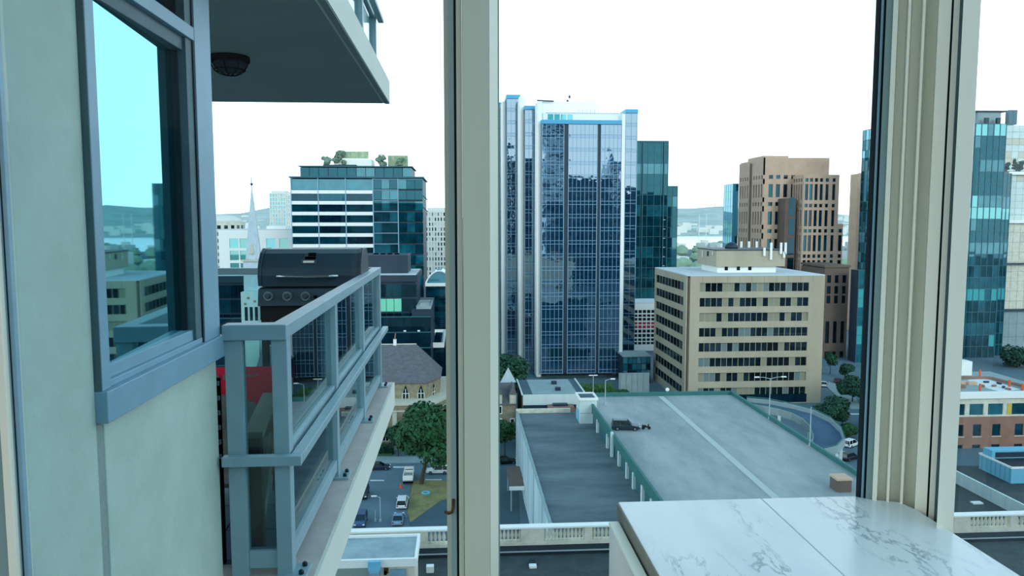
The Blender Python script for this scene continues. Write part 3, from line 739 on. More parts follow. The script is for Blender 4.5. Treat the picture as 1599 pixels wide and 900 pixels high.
for px, yt, yb_ in ((1195,388,401),(1205.5,380,407),(1221,380,398),(1228,380,398),(1226,395,404)):
    x = xa(px, y2_-.5); a = build('antenna', MB().box(x-.28, x+.28, y2_-.75, y2_-.35, za(yb_, y2_-.5), za(yt, y2_-.5)), M['white'], bo)
    box('antenna_bracket', M['steel'], (x-.06, x+.06, y2_-.4, y2_+.02, za(yb_, y2_-.5)+.4, za(yb_, y2_-.5)+.55), a)
for px in (1159, 1171, 1183):
    x = xa(px, y2_+15); box('antenna', M['white'], (x-.3, x+.3, y2_+15, y2_+15.4, za(391, y2_+15), za(378, y2_+15)), bo)
for i, px in enumerate((1099.5, 1108, 1114.5)):   # small hanging antennas on the left face of the plant box
    k = px0 - .12; box('antenna', M['far_white'] if i % 2 == 0 else M['navy'], (k-.25, k, y2_+2+4.5*i, y2_+2.6+4.5*i, za(398, y2_+8)-.5*i, za(393, y2_+8)), bo)
dd = at(1142, 391, Y=y2_+9); build('dish', MB().lathe([(1.9,0),(1.8,.7),(1.3,1.4),(.6,1.75),(.05,1.85)], (dd.x, dd.y, za(391, y2_)), 16), M['navy'], bo, smooth=True)

# ------------------------------------------------------------------ brown stepped tower behind it
Yw = 300.0
bw = thing('stepped_tower', 'brown granite tower with stepped blocks and punched windows behind the beige block', 'building', (xa(1235, Yw), Yw+14, 0))
GB = [M['g_dark']]*2 + [M['g_teal']] + [M['g_navy']]
x0 = xa(1190.5, Yw); x1 = xa(1292, Yw); zt = za(244, Yw)
core(bw, x0+.55, x1-.3, Yw+.55, Yw+27, 0, zt-.3, M['brown'])
smallt = [273.5+42.3*k for k in range(4)]; tallt = [287.7+42.8*k for k in range(4)]
rw = sorted([(za(t+6, Yw, 1210), za(t, Yw, 1210)) for t in smallt] + [(za(t+20.5, Yw, 1210), za(t, Yw, 1210)) for t in tallt])
cols = [(xa(p-3.2, Yw)-x0, xa(p+3.2, Yw)-x0) for p in (1202, 1213.3, 1225, 1236.8)]
facade(bw, (x0, Yw), XP, YN, x1-x0, 0, zt, cols, rw, M['brown'], GB, .5)
for (s0, s1) in ((0, 12.2), (15.2, 27)):      # the shaded left face in two leaves with a groove between
    o = (x0, Yw+s1)
    facade(bw, o, YN, XN, s1-s0, 0, zt-(0 if s0 == 0 else .8), spans(1.4, s1-s0-1.2, 4, 1.5), rw, M['brown'], GB, .5)
box('groove', M['brown_dark'], (x0+.3, x0+1, Yw+12, Yw+15.4, 0, zt-1.5), bw)
box('crown_block', M['brown'], (xa(1228, Yw+8), xa(1291.6, Yw+8), Yw+8, Yw+24, zt-.5, zt+.6), bw)
box('crown_block', M['brown'], (xa(1190, Yw+3), xa(1228, Yw+3), Yw+3, Yw+20, zt-.5, zt+1.0), bw)
Yr = 290; x0 = xa(1253, Yr); x1 = xa(1308.5, Yr); zt = za(271, Yr)
core(bw, x0+.55, x1-.2, Yr+.55, Yw+24, 0, zt-.3, M['brown'])
rr = sorted([(za(t+5.5, Yr, 1280), za(t, Yr, 1280)) for t in (278.5, 318.5, 358, 397.5)] + [(za(t+25, Yr, 1280), za(t, Yr, 1280)) for t in (287.7, 328.5, 367.5, 406.5)])
cols = []
for p in (1258, 1265, 1273, 1281, 1290, 1300.5): cols.append((xa(p-2.4, Yr)-x0, xa(p+2.4, Yr)-x0))
facade(bw, (x0, Yr), XP, YN, x1-x0, 0, zt, cols, rr, M['brown'], GB, .5)
facade(bw, (x0, Yr+10), YN, XN, 9.4, 0, zt, spans(1, 8.6, 4, .9), rr, M['brown'], GB, .5)
x2 = xa(1318, Yr); z2 = za(350, Yr)
core(bw, x1, x2-.2, Yr+.9, Yw+20, 0, z2-.3, M['brown'])
facade(bw, (x1, Yr+.5), XP, YN, x2-x1, 0, z2, [(.7, 2.1)], [r for r in rr if r[1] < z2-.5], M['brown'], GB, .4)
# dark glazed bay between the blocks
xb0, xb1, zbt = xa(1226, Yr+3), xa(1243, Yr+3), za(309, Yr+3)
core(bw, xb0, xb1, Yr+3.4, Yw+2, 0, zbt, M['brown_dark'], 'bay_wall')
for k in range(5): piece('bay_pane', M['g_navy'], bw, ((xb0+xb1)/2+.6, Yr+3.36, zbt-3.6-7.6*k), (2.4, .1, 6.4))
build('arch_head', MB().extr([((xb0+xb1)/2+.6+1.2*math.cos(a), zbt-.6+1.1*math.sin(a)) for a in [math.pi*i/10 for i in range(11)]], 'y', Yr+3.3, Yr+3.4), M['g_navy'], bw, fix=True)

# small glass tower left of it
sg = thing('glass_tower', 'pale slim glass tower at left edge of the brown stepped tower', 'building', (xa(1138, 400), 410, 0))
x0, x1, zb, zt = curtain(sg, 1144, 1152, 400, 286, 440, 2, 13, [M['g_sky']]*2+[M['g_teal']], M['mull_teal'], 14, gap=.14)
curtain_side(sg, x0, 400.3, 414, zb, zt, 4, 13, [M['g_sky']]*2+[M['g_teal3']], M['mull_white'], gap=.14)
# right towers
gt_ = thing('glass_tower', 'tall blue-green glass tower partly hidden by the corner post', 'building', (xa(1352, 262), 270, 0))
MG = [M['g_sky']]*2+[M['g_teal']]+[M['g_teal2']]*2
x0, x1, zb, zt = curtain(gt_, 1384, 1402, 262, 190, 572, 2, 22, MG, M['mull_teal'], 18, gap=.16)
curtain_side(gt_, x0, 262.3, 280, zb, zt, 8, 22, MG, M['mull_teal'], gap=.16)
curtain(gt_, 1345, 1372, 256, 425, 575, 3, 10, [M['g_aqua']]+[M['g_teal2']]*2, M['mull_teal'], 5.5, gap=.16)
bb = thing('brown_building', 'dark brown masonry building right behind the beige block', 'building', (xa(1312, 266), 275, 0))
x0, x1, zt = xa(1291, 266), xa(1329, 266), za(420, 266)
core(bb, x0, x1, 266.5, 285, 0, zt-.3, M['brown_dark'])
facade(bb, (x0, 266), XP, YN, x1-x0, 0, zt, spans(1.0, x1-x0-.9, 3, 1.4), levels(1312, 266, [430, 447, 462, 502, 549], 12)[:3]+levels(1312, 266, [502], 34)+levels(1312, 266, [549], 28), M['brown_dark'], [M['g_dark']], .45)
box('cornice', M['brown_dark'], (x0-.3, x1+.3, 265.5, 285, zt, zt+.8), bb)
b2 = thing('brown_building', 'narrow brown tower between the stepped tower and the corner post', 'building', (xa(1334, 330), 335, 0))
x0, x1, zt = xa(1338, 330), xa(1352, 330), za(268, 330)
core(b2, x0, x1, 330.5, 337, 0, zt-.3, M['brown'])
facade(b2, (x0, 330), XP, YN, x1-x0, 0, zt, spans(.9, x1-x0-.9, 3, 1.2), levels(1336, 330, [280+18*k for k in range(9)], 10), M['brown'], GB, .45)

# ------------------------------------------------------------------ striped office building, left
Ys = 260.0
st = thing('striped_office_building', 'teal glass office building with white stripes and a planted roof, left of the mullion', 'building', (xa(558, Ys), Ys+15, 0))
x0, xm, x1 = xa(455, Ys), xa(583, Ys), xa(661, Ys); zt = za(279, Ys)
core(st, x0+.2, x1-.2, Ys+.5, Ys+30, 0, zt-.2, M['navy'])
ft = [279+16.85*k for k in range(15)]
for k, t in enumerate(ft):
    ztp, zbt_ = za(t if k else 280, Ys, 520), za(t+(17.5 if k == 0 else 10.6 + 0), Ys, 520)
    if k: ztp = za(t+7.0-0, Ys, 520); zbt_ = za(t+17.4, Ys, 520)
    for i in range(3):
        a, b = x0+(xm-x0)*i/3, x0+(xm-x0)*(i+1)/3
        piece('pane', R.choice([M['g_navy'], M['g_teal'], M['g_navy']]) if k else M['g_teal2'], st, ((a+b)/2, Ys+.35, (ztp+zbt_)/2), (b-a-.25, .12, ztp-zbt_))
    if zbt_ < .5: break
    if za(t+23.2, Ys, 520) > 0: box('white_band', M['white'], (x0-.1, xm, Ys-.15, Ys+.5, za(t+23.6, Ys, 520), za(t+18.2, Ys, 520)), st)
    for j, (p0, p1) in enumerate(((583.5, 621.5), (622.5, 661))):
        za_, zb_ = za(t+2, Ys, 620), za(t+16.2, Ys, 620)
        a, b = xa(p0, Ys), xa(p1, Ys); h = (b-a)/3
        for q in range(3): piece('pane', R.choice(TE), st, (a+h*(q+.5), Ys+.1, (za_+zb_)/2), (h-.12, .12, za_-zb_), R.uniform(-.004,.004))
        if j == 0 or k == 0: box('floor_line', M['mull_white'], (a, b, Ys-.1, Ys+.3, za(t+1.5, Ys, 620), za(t+.6, Ys, 620)), st)
for p in (455.5, 497.7, 540.5, 583, 622): box('mullion', M['mull_white'], (xa(p, Ys)-.14, xa(p, Ys)+.14, Ys-.25, Ys+.4, 0, zt), st)
box('roof', M['mull_teal'], (x0-.4, x1+.3, Ys-.6, Ys+30, zt, zt+.5), st)
a, b, z2 = xa(470, Ys+4), xa(644, Ys+4), za(262, Ys+4)
core(st, a+.2, b-.2, Ys+4.5, Ys+26, zt, z2-.2, M['navy'], 'penthouse_core')
for i in range(12):
    h = (b-a)/12; piece('pane', R.choice(TE), st, (a+h*(i+.5), Ys+4.3, (zt+z2)/2), (h-.2, .12, z2-zt-.5))
box('penthouse_roof', M['mull_teal'], (a-.3, b+.3, Ys+3.5, Ys+27, z2, z2+.35), st)
M['lattice'] = mat('roof_lattice_planting', '#b6c19a', .9, scale=.9, col2='#7c9a80', stretch=(1,1,.5))
box('roof_screen', M['lattice'], (xa(526, Ys+12), xa(577, Ys+12), Ys+12, Ys+12.6, za(249, Ys+12), za(238, Ys+12)), st)
box('roof_screen', M['lattice'], (xa(607, Ys+10), xa(638, Ys+10), Ys+10, Ys+10.6, z2, za(244, Ys+10)), st)
box('roof_plant', M['white'], (xa(523, Ys+9), xa(582, Ys+9), Ys+9, Ys+18, z2, za(250, Ys+9)), st)
box('roof_plant', M['navy'], (xa(506, Ys+7), xa(558, Ys+7), Ys+7, Ys+8.5, z2, za(258.5, Ys+7)), st)
for k in (313, 331): build('awning_arm', MB().tube([(x1, Ys, za(k-7, Ys)), (x1+1.5, Ys-.5, za(k, Ys))], .15, 6), M['navy'], st)

# navy building in front of it with a metal plant box on the roof
Yn = 199.0
nv = thing('dark_office_building', 'navy glass office building with a dark metal roof box behind the grill', 'building', (xa(610, Yn), Yn+12, 0))
x1 = xa(649.5, Yn); x0 = xa(330, Yn); zt = za(438, Yn)
core(nv, x0, x1-.3, Yn+.4, Yn+24, 0, zt-.2, M['navy'])
box('roof_slab', M['navy'], (x0, x1+.2, Yn-.4, Yn+25, zt-.2, zt+1.5), nv)
box('roof_top', M['beige_roof'], (x0+.3, x1-.2, Yn-.1, Yn+24.6, zt+1.5, zt+1.56), nv)
box('plant_box', M['navy'], (xa(555, Yn+6), xa(636, Yn+6), Yn+6, Yn+19, zt+1.5, za(398, Yn+6)), nv, bevel=.1)
for q in range(4): piece('vent', M['black'], nv, (xa(585+11*q, Yn+9), Yn+11, za(398, Yn+6)), (1.2, 2.2, .5))
nw = 26; fw = (x1-x0)/nw
for k in range(9):
    za_, zb_ = zt-.9-3.75*k, zt-.9-3.75*k-3.3
    if zb_ < .2: break
    for i in range(nw):
        lit = (k == 1 and i in (21, 22, 23)) or (k == 2 and i == 20)
        piece('pane', M['g_lit'] if lit else R.choice([M['g_navy']]*4+[M['g_teal']]), nv, (x0+fw*(i+.5), Yn+.34, (za_+zb_)/2), (fw-.14, .12, za_-zb_), R.uniform(-.003,.003))
Yl = 196.0; xl = xa(671, Yl); zl = za(482, Yl)
core(nv, x1-1.2, xl, Yl+.3, Yl+30, 0, zl, M['navy'], 'wing')
box('wing_roof', M['beige_roof'], (x1+.4, xl-.3, Yl+.6, Yl+14.5, zl, zl+.12), nv)
parapet(nv, x1, xl+.1, Yl+.2, Yl+15, zl, .8, .3, M['sidewalk'], 'wing_parapet')
core(nv, x0, xl, Yl-.3, Yl+.2, 0, zl-2, M['g_navy'], 'lower_glazing')
for k in range(5): box('floor_line', M['mull_teal'], (x0, xl+.05, Yl-.45, Yl-.2, zl-2-4*k, zl-1.75-4*k), nv)
for px in (630, 652): box('lit_lamp', M['white'], (xa(px-2, Yl-.5), xa(px+2, Yl-.5), Yl-.7, Yl-.46, za(516, Yl), za(514, Yl)), nv)
# glass-roofed link, white shed
gk = thing('glass_roof_building', 'low building with a pale arched glass roof beside the mullion', 'building', (xa(680, 240), 245, 0))
Yg = 240; x0, x1, zt = xa(664, Yg), xa(706, Yg), za(444, Yg)
core(gk, x0, x1, Yg, Yg+14, 0, zt, M['g_navy'])
box('fascia', M['white'], (x0-.2, x1+.2, Yg-.4, Yg+.3, zt-.5, zt+.5), gk)
mb = MB(); pts = [(x0+(x1-x0)*i/12, zt+.5+3.8*math.sin(math.pi*i/12)**.7) for i in range(13)]
build('glass_roof', MB().extr([(x1, zt+.4), (x0, zt+.4)]+pts[1:-1], 'y', Yg+.2, Yg+13), M['g_sky'], gk, fix=True)
build('arch_rib', MB().tube([(p[0], Yg-.1, p[1]) for p in pts], .25, 6), M['white'], gk)
for k in range(3): box('window_band', M['g_teal'], (x0+.3, x1-.3, Yg-.06, Yg, zt-3.6-3.4*k, zt-1.6-3.4*k), gk)
ws = thing('white_shed', 'white roof structure with dark louvres below the red gridded building', 'roof structure', (xa(681, 215), 215, 0))
Yh = 212; x0, x1 = xa(669, Yh), xa(692, Yh); z0_, z1_ = za(543, Yh), za(543, Yh)+.2
core(ws, x0, x1, Yh, Yh+26, 0, z1_, M['g_navy'], 'base')
box('roof', M['white'], (x0, x1, Yh, Yh+26, z1_, z1_+.5), ws)
parapet(ws, x0, x1, Yh, Yh+26, z1_+.5, .9, .35, M['white'])
for k in range(4): box('louvre', M['g_navy'], (x0+.9, x1-.9, Yh+3+5.5*k, Yh+7+5.5*k, z1_+.5, z1_+.9), ws)

# white low building, rounded block and towers in the far left
wb = thing('white_building', 'white low building with two rows of aqua windows behind the spire', 'building', (xa(405, 300), 310, 0))
Yq = 300; x0, x1, zt = xa(340, Yq), xa(458, Yq), za(359, Yq)
core(wb, x0, x1, Yq+.4, Yq+18, 0, zt-.2, M['white'])
cols = [(xa(p, Yq)-x0, xa(p+14.2, Yq)-x0) for p in (357, 373.2, 390, 414.5, 435)]
facade(wb, (x0, Yq), XP, YN, x1-x0, 0, zt, cols, levels(400, Yq, [372.5, 391.5, 411, 430], 15), M['white'], [M['g_aqua'], M['g_teal3']], .4)
box('roof', M['beige_roof'], (x0, x1, Yq, Yq+18, zt, zt+.3), wb)
box('roof_plant', M['white'], (xa(416, Yq+6), xa(446, Yq+6), Yq+6, Yq+12, zt, za(353, Yq+6)), wb)
rb = thing('apartment_block', 'pale rounded apartment block at the far left behind the railing', 'building', (xa(340, 350), 360, 0))
Yq = 345; c = (xa(333, Yq), Yq+12)
pts = [(c[0]+9.5*math.cos(a), c[1]+9.5*math.sin(a)) for a in [2*math.pi*i/20 for i in range(20)]]
build('wall', MB().prism(pts, 0, za(347, Yq)), M['cream'], rb)
build('dome', MB().lathe([(9.3,0),(8,1.6),(5,2.8),(1,3.2)], (c[0], c[1], za(347, Yq)), 20), M['far_white'], rb, smooth=True)
for k in range(9):
    for i in range(20):
        a = 2*math.pi*(i+.5)/20
        if math.sin(a) < .2: piece('window', M['g_dark2'], rb, (c[0]+9.42*math.cos(a), c[1]+9.42*math.sin(a), za(347, Yq)-2.2-3.0*k), (1.5, .12, 1.6), a+math.pi/2)
def far_tower(label, px0, px1, Y, yt, nx, nz, mats, mull, dep=18):
    th = thing('apartment_tower', label, 'building', (xa((px0+px1)/2, Y), Y+8, 0))
    x0, x1, zb, zt = curtain(th, px0, px1, Y, yt, 3000, nx, nz, mats, mull, dep, gap=.9, skin=.6, solid=M['far_white'])
    box('roof', M['far_white'], (x0+1, x1-1, Y+2, Y+dep-1, zt, zt+2.2), th); return th
far_tower('pale glass apartment tower left of the striped building', 422, 447, 620, 303, 6, 22, [M['g_aqua'], M['g_sky'], M['far_white']], M['far_white'])
far_tower('slim white apartment tower at the left edge of the striped building', 447, 457, 560, 306, 3, 22, [M['g_sky'], M['far_white']], M['far_white'])
far_tower('white residential tower with small dark windows just left of the mullion', 664, 705, 420, 331, 9, 20, [M['g_dark2'], M['g_blind2'], M['far_white']], M['far_white'])

# church spire
cs = thing('church_spire', 'slender pale church spire rising left behind the grill', 'spire', (xa(394.5, 188), 188, 0))
Yp = 188; cx = xa(394.5, Yp); zr = za(404, Yp)
build('shaft', MB().prism([(cx-2.0, Yp-2), (cx+2.0, Yp-2), (cx+2.0, Yp+2), (cx-2.0, Yp+2)], 0, zr), M['spire'], cs)
sq = lambda h: [(cx+h*math.cos(a), Yp+h*math.sin(a)) for a in [math.pi/8+math.pi/4*i for i in range(8)]]
mb = MB(); zt = za(297, Yp)
mb.poly([(p[0], p[1], zr) for p in sq(1.9)]+[(p[0], p[1], zt) for p in sq(.14)], [(i,(i+1)%8,8+(i+1)%8,8+i) for i in range(8)]+[tuple(range(8,16))])
build('steeple', mb, M['spire'], cs)
box('string_course', M['stone_trim'], (cx-2.4, cx+2.4, Yp-2.4, Yp+2.4, zr-.35, zr), cs)
build('finial', MB().lathe([(.1,0),(.1,1.2),(.35,1.5),(.1,1.8),(.06,3.2)], (cx, Yp, zt-.3), 8), M['navy'], cs)
build('finial_cross', MB().box(cx-.5, cx+.5, Yp-.05, Yp+.05, zt+1.3, zt+1.45), M['navy'], cs)
build('dormer', MB().extr([(cx-.4, zr+1.4), (cx+.4, zr+1.4), (cx+.4, zr+2.6), (cx, zr+3.8), (cx-.4, zr+2.6)], 'y', Yp-1.9, Yp-1), M['stone_trim'], cs, fix=True)
tz = za(453, 183); tx0, tx1 = xa(375, 183), xa(401.5, 183)
box('belfry', M['white_wall'], (tx0, tx1, 181.5, 186, 0, tz), cs)
for px in (380, 388, 396): piece('belfry_opening', M['g_dark2'], cs, (xa(px, 181.5), 181.5, za(487, 181.5)), (.7, .12, 3.2))
for px, py in ((384, 463), (394, 468), (379, 472)): piece('stone_block', M['stone'], cs, (xa(px, 181.5), 181.48, za(py, 181.5)), (.6, .1, .5))

# ------------------------------------------------------------------ stone church
cc = thing('stone_church', 'old sandstone church with slate roof and lancet windows beside the street', 'church', (xa(640, 178), 178, 0))
Yk = 170.0; ze = za(597, Yk, 640); xL, xa1, xa2 = -46.0, xa(663, Yk), xa(684, 176)
plan = [(xL, Yk), (xa1, Yk), (xa2, 176), (xa2, 186), (xa1, 192), (xL, 192)]
build('wall', MB().prism(plan, 0, ze), M['stone'], cc)
zr = za(536, 181); xr0, xr1 = xL, xa(648, 181)
rf = [(p[0]+(.4 if p[0] > -20 else 0), p[1]+(-.5 if p[1] < 181 else .5), ze) for p in plan]
def face(name, vs, m, par, th_=.25):
    n = len(vs); vs = [Vector(v) for v in vs]
    return build(name, MB().poly(vs+[v-Vector((0,0,th_)) for v in vs], [tuple(range(n)), tuple(range(n,2*n))[::-1]]+[(i,n+i,n+(i+1)%n,(i+1)%n) for i in range(n)]), m, par, fix=True)
A, Bp = (xr0, 181, zr), (xr1, 181, zr)
face('roof_slope', [rf[0], rf[1], Bp, A], M['slate'], cc); face('roof_slope', [rf[1], rf[2], Bp], M['slate'], cc)
face('roof_slope', [rf[2], rf[3], Bp], M['slate'], cc); face('roof_slope', [rf[3], rf[4], Bp], M['slate'], cc); face('roof_slope', [rf[4], rf[5], A, Bp], M['slate'], cc)
build('ridge_cap', MB().tube([A, Bp], .18, 6), M['stone_trim'], cc)
build('chimney', MB().box(xa(614, 181)-.35, xa(614, 181)+.35, 180.6, 181.4, zr-.4, zr+1.2), M['white'], cc)
build('chimney', MB().tube([(xa(614, 181), 181, zr+1.2), (xa(615, 181), 181, zr+2.6)], .15, 6), M['brick'], cc)
for i in range(len(plan)-1):                 # eaves trim
    p, q = Vector((*plan[i], ze-.15)), Vector((*plan[i+1], ze-.15)); build('eaves_trim', MB().tube([p, q], .22, 6), M['stone_trim'], cc)
def lancet(px, Y, ytop, ybot, wd, ang=0, X=None):
    x = xa(px, Y); z0_, z1_ = za(ybot, Y), za(ytop, Y); h = wd/2
    arch = lambda k: [(-h*k, 0), (h*k, 0), (h*k, (z1_-z0_)*.62), (h*.55*k, (z1_-z0_)*.84), (0, (z1_-z0_)*(1 if k == 1 else 1.12)), (-h*.55*k, (z1_-z0_)*.84), (-h*k, (z1_-z0_)*.62)]
    f = MB().extr([(a, b) for a, b in arch(1.35)], 'y', -.12, .1); g = MB().extr([(a, b+.25) for a, b in arch(.95)], 'y', -.2, .05)
    t = MB().box(-.06, .06, -.27, -.15, .2, (z1_-z0_)*.95)
    t.box(-h, h, -.27, -.15, (z1_-z0_)*.60, (z1_-z0_)*.60+.12)
    win = None
    for nm, mb_, m in (('window_surround', f, M['stone_trim']), ('window_glass', g, M['g_dark']), ('tracery', t, M['white'])):
        ob = build(nm, mb_, m, cc, local=True, fix=True); ob.location = Vector((x, Y, z0_)) - ORG[cc.name]; ob.rotation_euler = (0, 0, ang)
        if win is None: win = ob
        else: ob.parent = win; ob.location = (0, 0, 0); ob.rotation_euler = (0, 0, 0)
lancet(630, Yk, 604, 625, 1.25); lancet(654.5, Yk, 604, 625, 1.25)
lancet(674, 173.2, 602, 623, 1.1, math.atan2(176-Yk, xa2-xa1))
zl = za(629, 166.5); low = [(xL, 165.5), (xa(672, 165.5), 165.5), (xa(696, 172), 172), (xa(696, 172), 194), (xL, 194)]
build('lower_wall', MB().prism(low, 0, zl), M['stone'], cc)
build('lower_roof', MB().prism([(p[0]+.3, p[1]-.3) for p in low], zl, zl+.5), M['stone_trim'], cc)
build('string_course', MB().prism([(p[0]+.15, p[1]-.15) for p in low], zl-1.4, zl-1.1), M['stone_trim'], cc)
lancet(625, 165.5, 655, 680, 1.5); lancet(597, 165.5, 672, 686, 1.2)
for px in (612, 643): box('buttress', M['stone_trim'], (xa(px, 165)-.45, xa(px, 165)+.45, 164.4, 165.5, 0, zl-1.5), cc)
# gothic stone house right of the mullion
gh = thing('stone_house', 'old stone house with steep dormered roof beside the parkade wall', 'house', (xa(790, 172), 178, 0))
Yh = 172; x0, x1, ze2 = xa(742, Yh), xa(806, Yh), za(632, Yh)
core(gh, x0, x1, Yh, Yh+14, 0, ze2, M['stone'])
zr2 = za(596, Yh+7)
build('roof', MB().extr([(Yh-.4, ze2), (Yh+6, zr2), (Yh+8, zr2), (Yh+14.4, ze2)], 'x', x0, x1), M['slate'], gh, fix=True)
for px in (778.5, 801): 
    x = xa(px, Yh); dm = box('dormer', M['stone_trim'], (x-.75, x+.75, Yh-.1, Yh+4, ze2+.2, ze2+2.3), gh)
    build('dormer_gable', MB().extr([(x-.9, ze2+2.3), (x+.9, ze2+2.3), (x, ze2+4.6)], 'y', Yh-.2, Yh+4), M['slate'], dm, fix=True)
    piece('dormer_window', M['cream'], dm, (x, Yh-.12, ze2+1.25), (.9, .08, 1.4))
x = xa(793, Yh+7); build('roof_gable', MB().poly([(x-1.9, Yh+6, zr2), (x+1.9, Yh+6, zr2), (x, Yh+6, zr2+3.6), (x, Yh+9, zr2)], [(0,1,2),(1,3,2),(3,0,2),(0,3,1)]), M['spire'], gh, fix=True)
for px, py in ((780, 660), (800, 660), (780, 640)): 
    piece('window', M['white'], gh, (xa(px, Yh), Yh-.02, za(py, Yh)), (1.1, .12, 2.0)); piece('window_pane', M['g_dark'], gh, (xa(px, Yh), Yh-.06, za(py, Yh)), (.7, .1, 1.5))

# ------------------------------------------------------------------ hotel wing below with its balustrade
HY = 48.0
hz1 = za(820, HY, 860); hzb = za(847, HY, 860); hr = za(872, 46.5, 860)
hw = thing('hotel_wing', 'flat dark hotel roof below the balcony edged by a stone parapet', 'building', (8, 38, 0))
core(hw, -34, 62, 12, 49.0, 0, hr-.35, M['cream'])
box('roof', M['hotel_roof'], (-34, 62, 12, 48.3, hr-.35, hr), hw)
M['dark_membrane'] = mat('dark_roof_upstand', '#16262e', .8, var=.2, scale=.6)
box('upstand', M['dark_membrane'], (-34, 62, HY-1.0, HY-.3, hr, hzb-.05), hw)
box('upstand_strip', M['steel'], (-34, 62, HY-1.05, HY-1.0, hr+.22, hr+.30), hw)
bs = thing('balustrade', 'cream stone balustrade with small balusters along the hotel roof edge', 'balustrade', (8, HY, hzb))
box('base_course', M['cream'], (-34, 62, HY-.28, HY+.28, hzb-.05, hzb+.16), bs)
box('coping', M['white'], (-34, 62, HY-.3, HY+.3, hz1-.14, hz1), bs, bevel=.03)
bmesh_ = MB().lathe([(.07,0),(.07,.04),(.045,.07),(.05,.12),(.075,.25),(.07,.34),(.04,.48),(.035,.55),(.055,.6),(.06,.64)], (0,0,0), 8)
bme = bpy.data.meshes.new('baluster'); bme.from_pydata(bmesh_.v, [], bmesh_.f); bme.materials.append(M['cream'])
for p in bme.polygons: p.use_smooth = True
def balusters(px0, px1, n, py=835):
    for i in range(n):
        o = bpy.data.objects.new('baluster', bme); C.objects.link(o); o.parent = bs
        x = xa(px0+(px1-px0)*i/max(1, n-1), HY, py); o.location = Vector((x, HY, hzb+.16)) - ORG[bs.name]
        s = (hz1-.14-hzb-.16)/.64; o.scale = (1.55, 1.55, s)
def pedestal(px0, px1, py=835):
    box('pedestal', M['cream'], (xa(px0, HY, py), xa(px1, HY, py), HY-.26, HY+.26, hzb+.16, hz1-.14), bs)
pedestal(505, 668); balusters(673, 693, 4); balusters(775, 812, 7); pedestal(813, 849); balusters(852, 911, 11); pedestal(912, 924); balusters(928, 990, 11)
pedestal(995, 1035); balusters(1040, 1100, 11); pedestal(1105, 1117); balusters(1122, 1180, 11); pedestal(1185, 1225); balusters(1230, 1290, 11); pedestal(1295, 1307)
balusters(1312, 1375, 11); pedestal(1380, 1420); balusters(1425, 1482, 10); pedestal(1486, 1510, 820); balusters(1514, 1570, 10, 820); pedestal(1574, 1584, 820); balusters(1588, 1640, 9, 820)
for px in (583, 607): box('vent_grate', M['joint'], (xa(px-6, HY, 830), xa(px+7, HY, 830), HY-.28, HY-.25, hz1-.75, hz1-.25), bs)
# rooftop pavilion at left on the hotel wing
pv = thing('roof_pavilion', 'cream stair pavilion with flat grey roof in front of the balustrade', 'roof structure', (-4.5, 43, hr))
zp = 31.6; ya_, yb_ = at(600, 874, Z=zp).y, at(600, 836, Z=zp).y
xp0, xp1 = xa(480, ya_, 870), at(652, 868, Z=zp).x
box('wall', M['cream'], (xp0, xp1-.15, ya_+.15, yb_, hr, zp-.45), pv)
box('roof', M['pale_roof'], (xp0, xp1-.15, ya_+.1, yb_, zp-.45, zp-.12), pv)
parapet(pv, xp0, xp1, ya_, yb_+.1, zp-.45, .45, .16, M['white'])
box('recess', M['joint'], (xp0, at(579, 885, Y=ya_).x, ya_+.02, ya_+.2, zp-.95, zp-.45), pv)
q0, q1 = at(578, 890, Y=ya_-.1).x, at(593, 890, Y=ya_-.1).x
box('gutter_box', M['light_blue'], (q0-.1, q1+.05, ya_-.25, ya_+.02, zp-.6, zp-.02), pv)
box('duct', M['frame_blue'], (q0, q1, ya_-.55, ya_-.02, hr, zp-.5), pv)
box('door_panel', M['frame_blue'], (at(609, 890, Y=ya_).x, at(634, 890, Y=ya_).x, ya_+.05, ya_+.16, hr, zp-.62), pv)
box('wall_window', M['g_dark'], (at(599, 890, Y=ya_).x, at(603.5, 890, Y=ya_).x, ya_+.1, ya_+.16, za(894, ya_), za(887, ya_)), pv)
box('wall_vent', M['rust'], (at(599, 875, Y=ya_).x, at(606, 875, Y=ya_).x, ya_+.1, ya_+.16, zp-.85, zp-.55), pv)
v = at(671, 893, Z=hr); tagged(box('roof_vent', M['white'], (v.x-.2, v.x+.25, v.y-.2, v.y+.2, hr, hr+.38)), 'small white vent hood on the dark hotel roof near the mullion', 'vent')
v = at(832, 886, Z=hr); vb = thing('roof_hatch', 'small white hatch on the dark hotel roof right of the mullion', 'hatch', (v.x, v.y, hr))
box('lid', M['white'], (v.x-.22, v.x+.22, v.y-.2, v.y+.2, hr, hr+.14), vb); box('pipe', M['dark_membrane'], (v.x-.2, v.x+.2, v.y+.2, v.y+.7, hr, hr+.2), vb)

# ------------------------------------------------------------------ parkade
PZ, LZ2 = 15.0, 12.0
PX0, PX1, PX2 = 10.8, 24.5, 54.0; PYn, PYf = 64.0, 148.0
pk = thing('parkade', 'low parking garage with big grey roof deck and green parapets in the middle', 'parking garage', (32, 105, 0))
core(pk, PX0+.4, PX1, PYn, PYf, 0, LZ2-.1, M['streaked'])
box('lower_roof', M['roof_membrane'], (PX0+.35, PX1, PYn, PYf, LZ2-.1, LZ2), pk)
for i in range(14):                           # the side wall is cast in panels
    y = PYn+(PYf-PYn)*i/14; box('wall_panel', M['streaked'], (PX0-(.0 if i % 2 else .05), PX0+.4, y+.04, y+(PYf-PYn)/14-.04, 1.5, LZ2+.35), pk)
box('edge_coping', M['alu_teal'], (PX0-.06, PX0+.3, PYn, PYf, LZ2+.35, LZ2+.45), pk)
box('far_parapet', M['cream'], (PX0, PX1-3, PYf-.6, PYf, LZ2, LZ2+.8), pk)
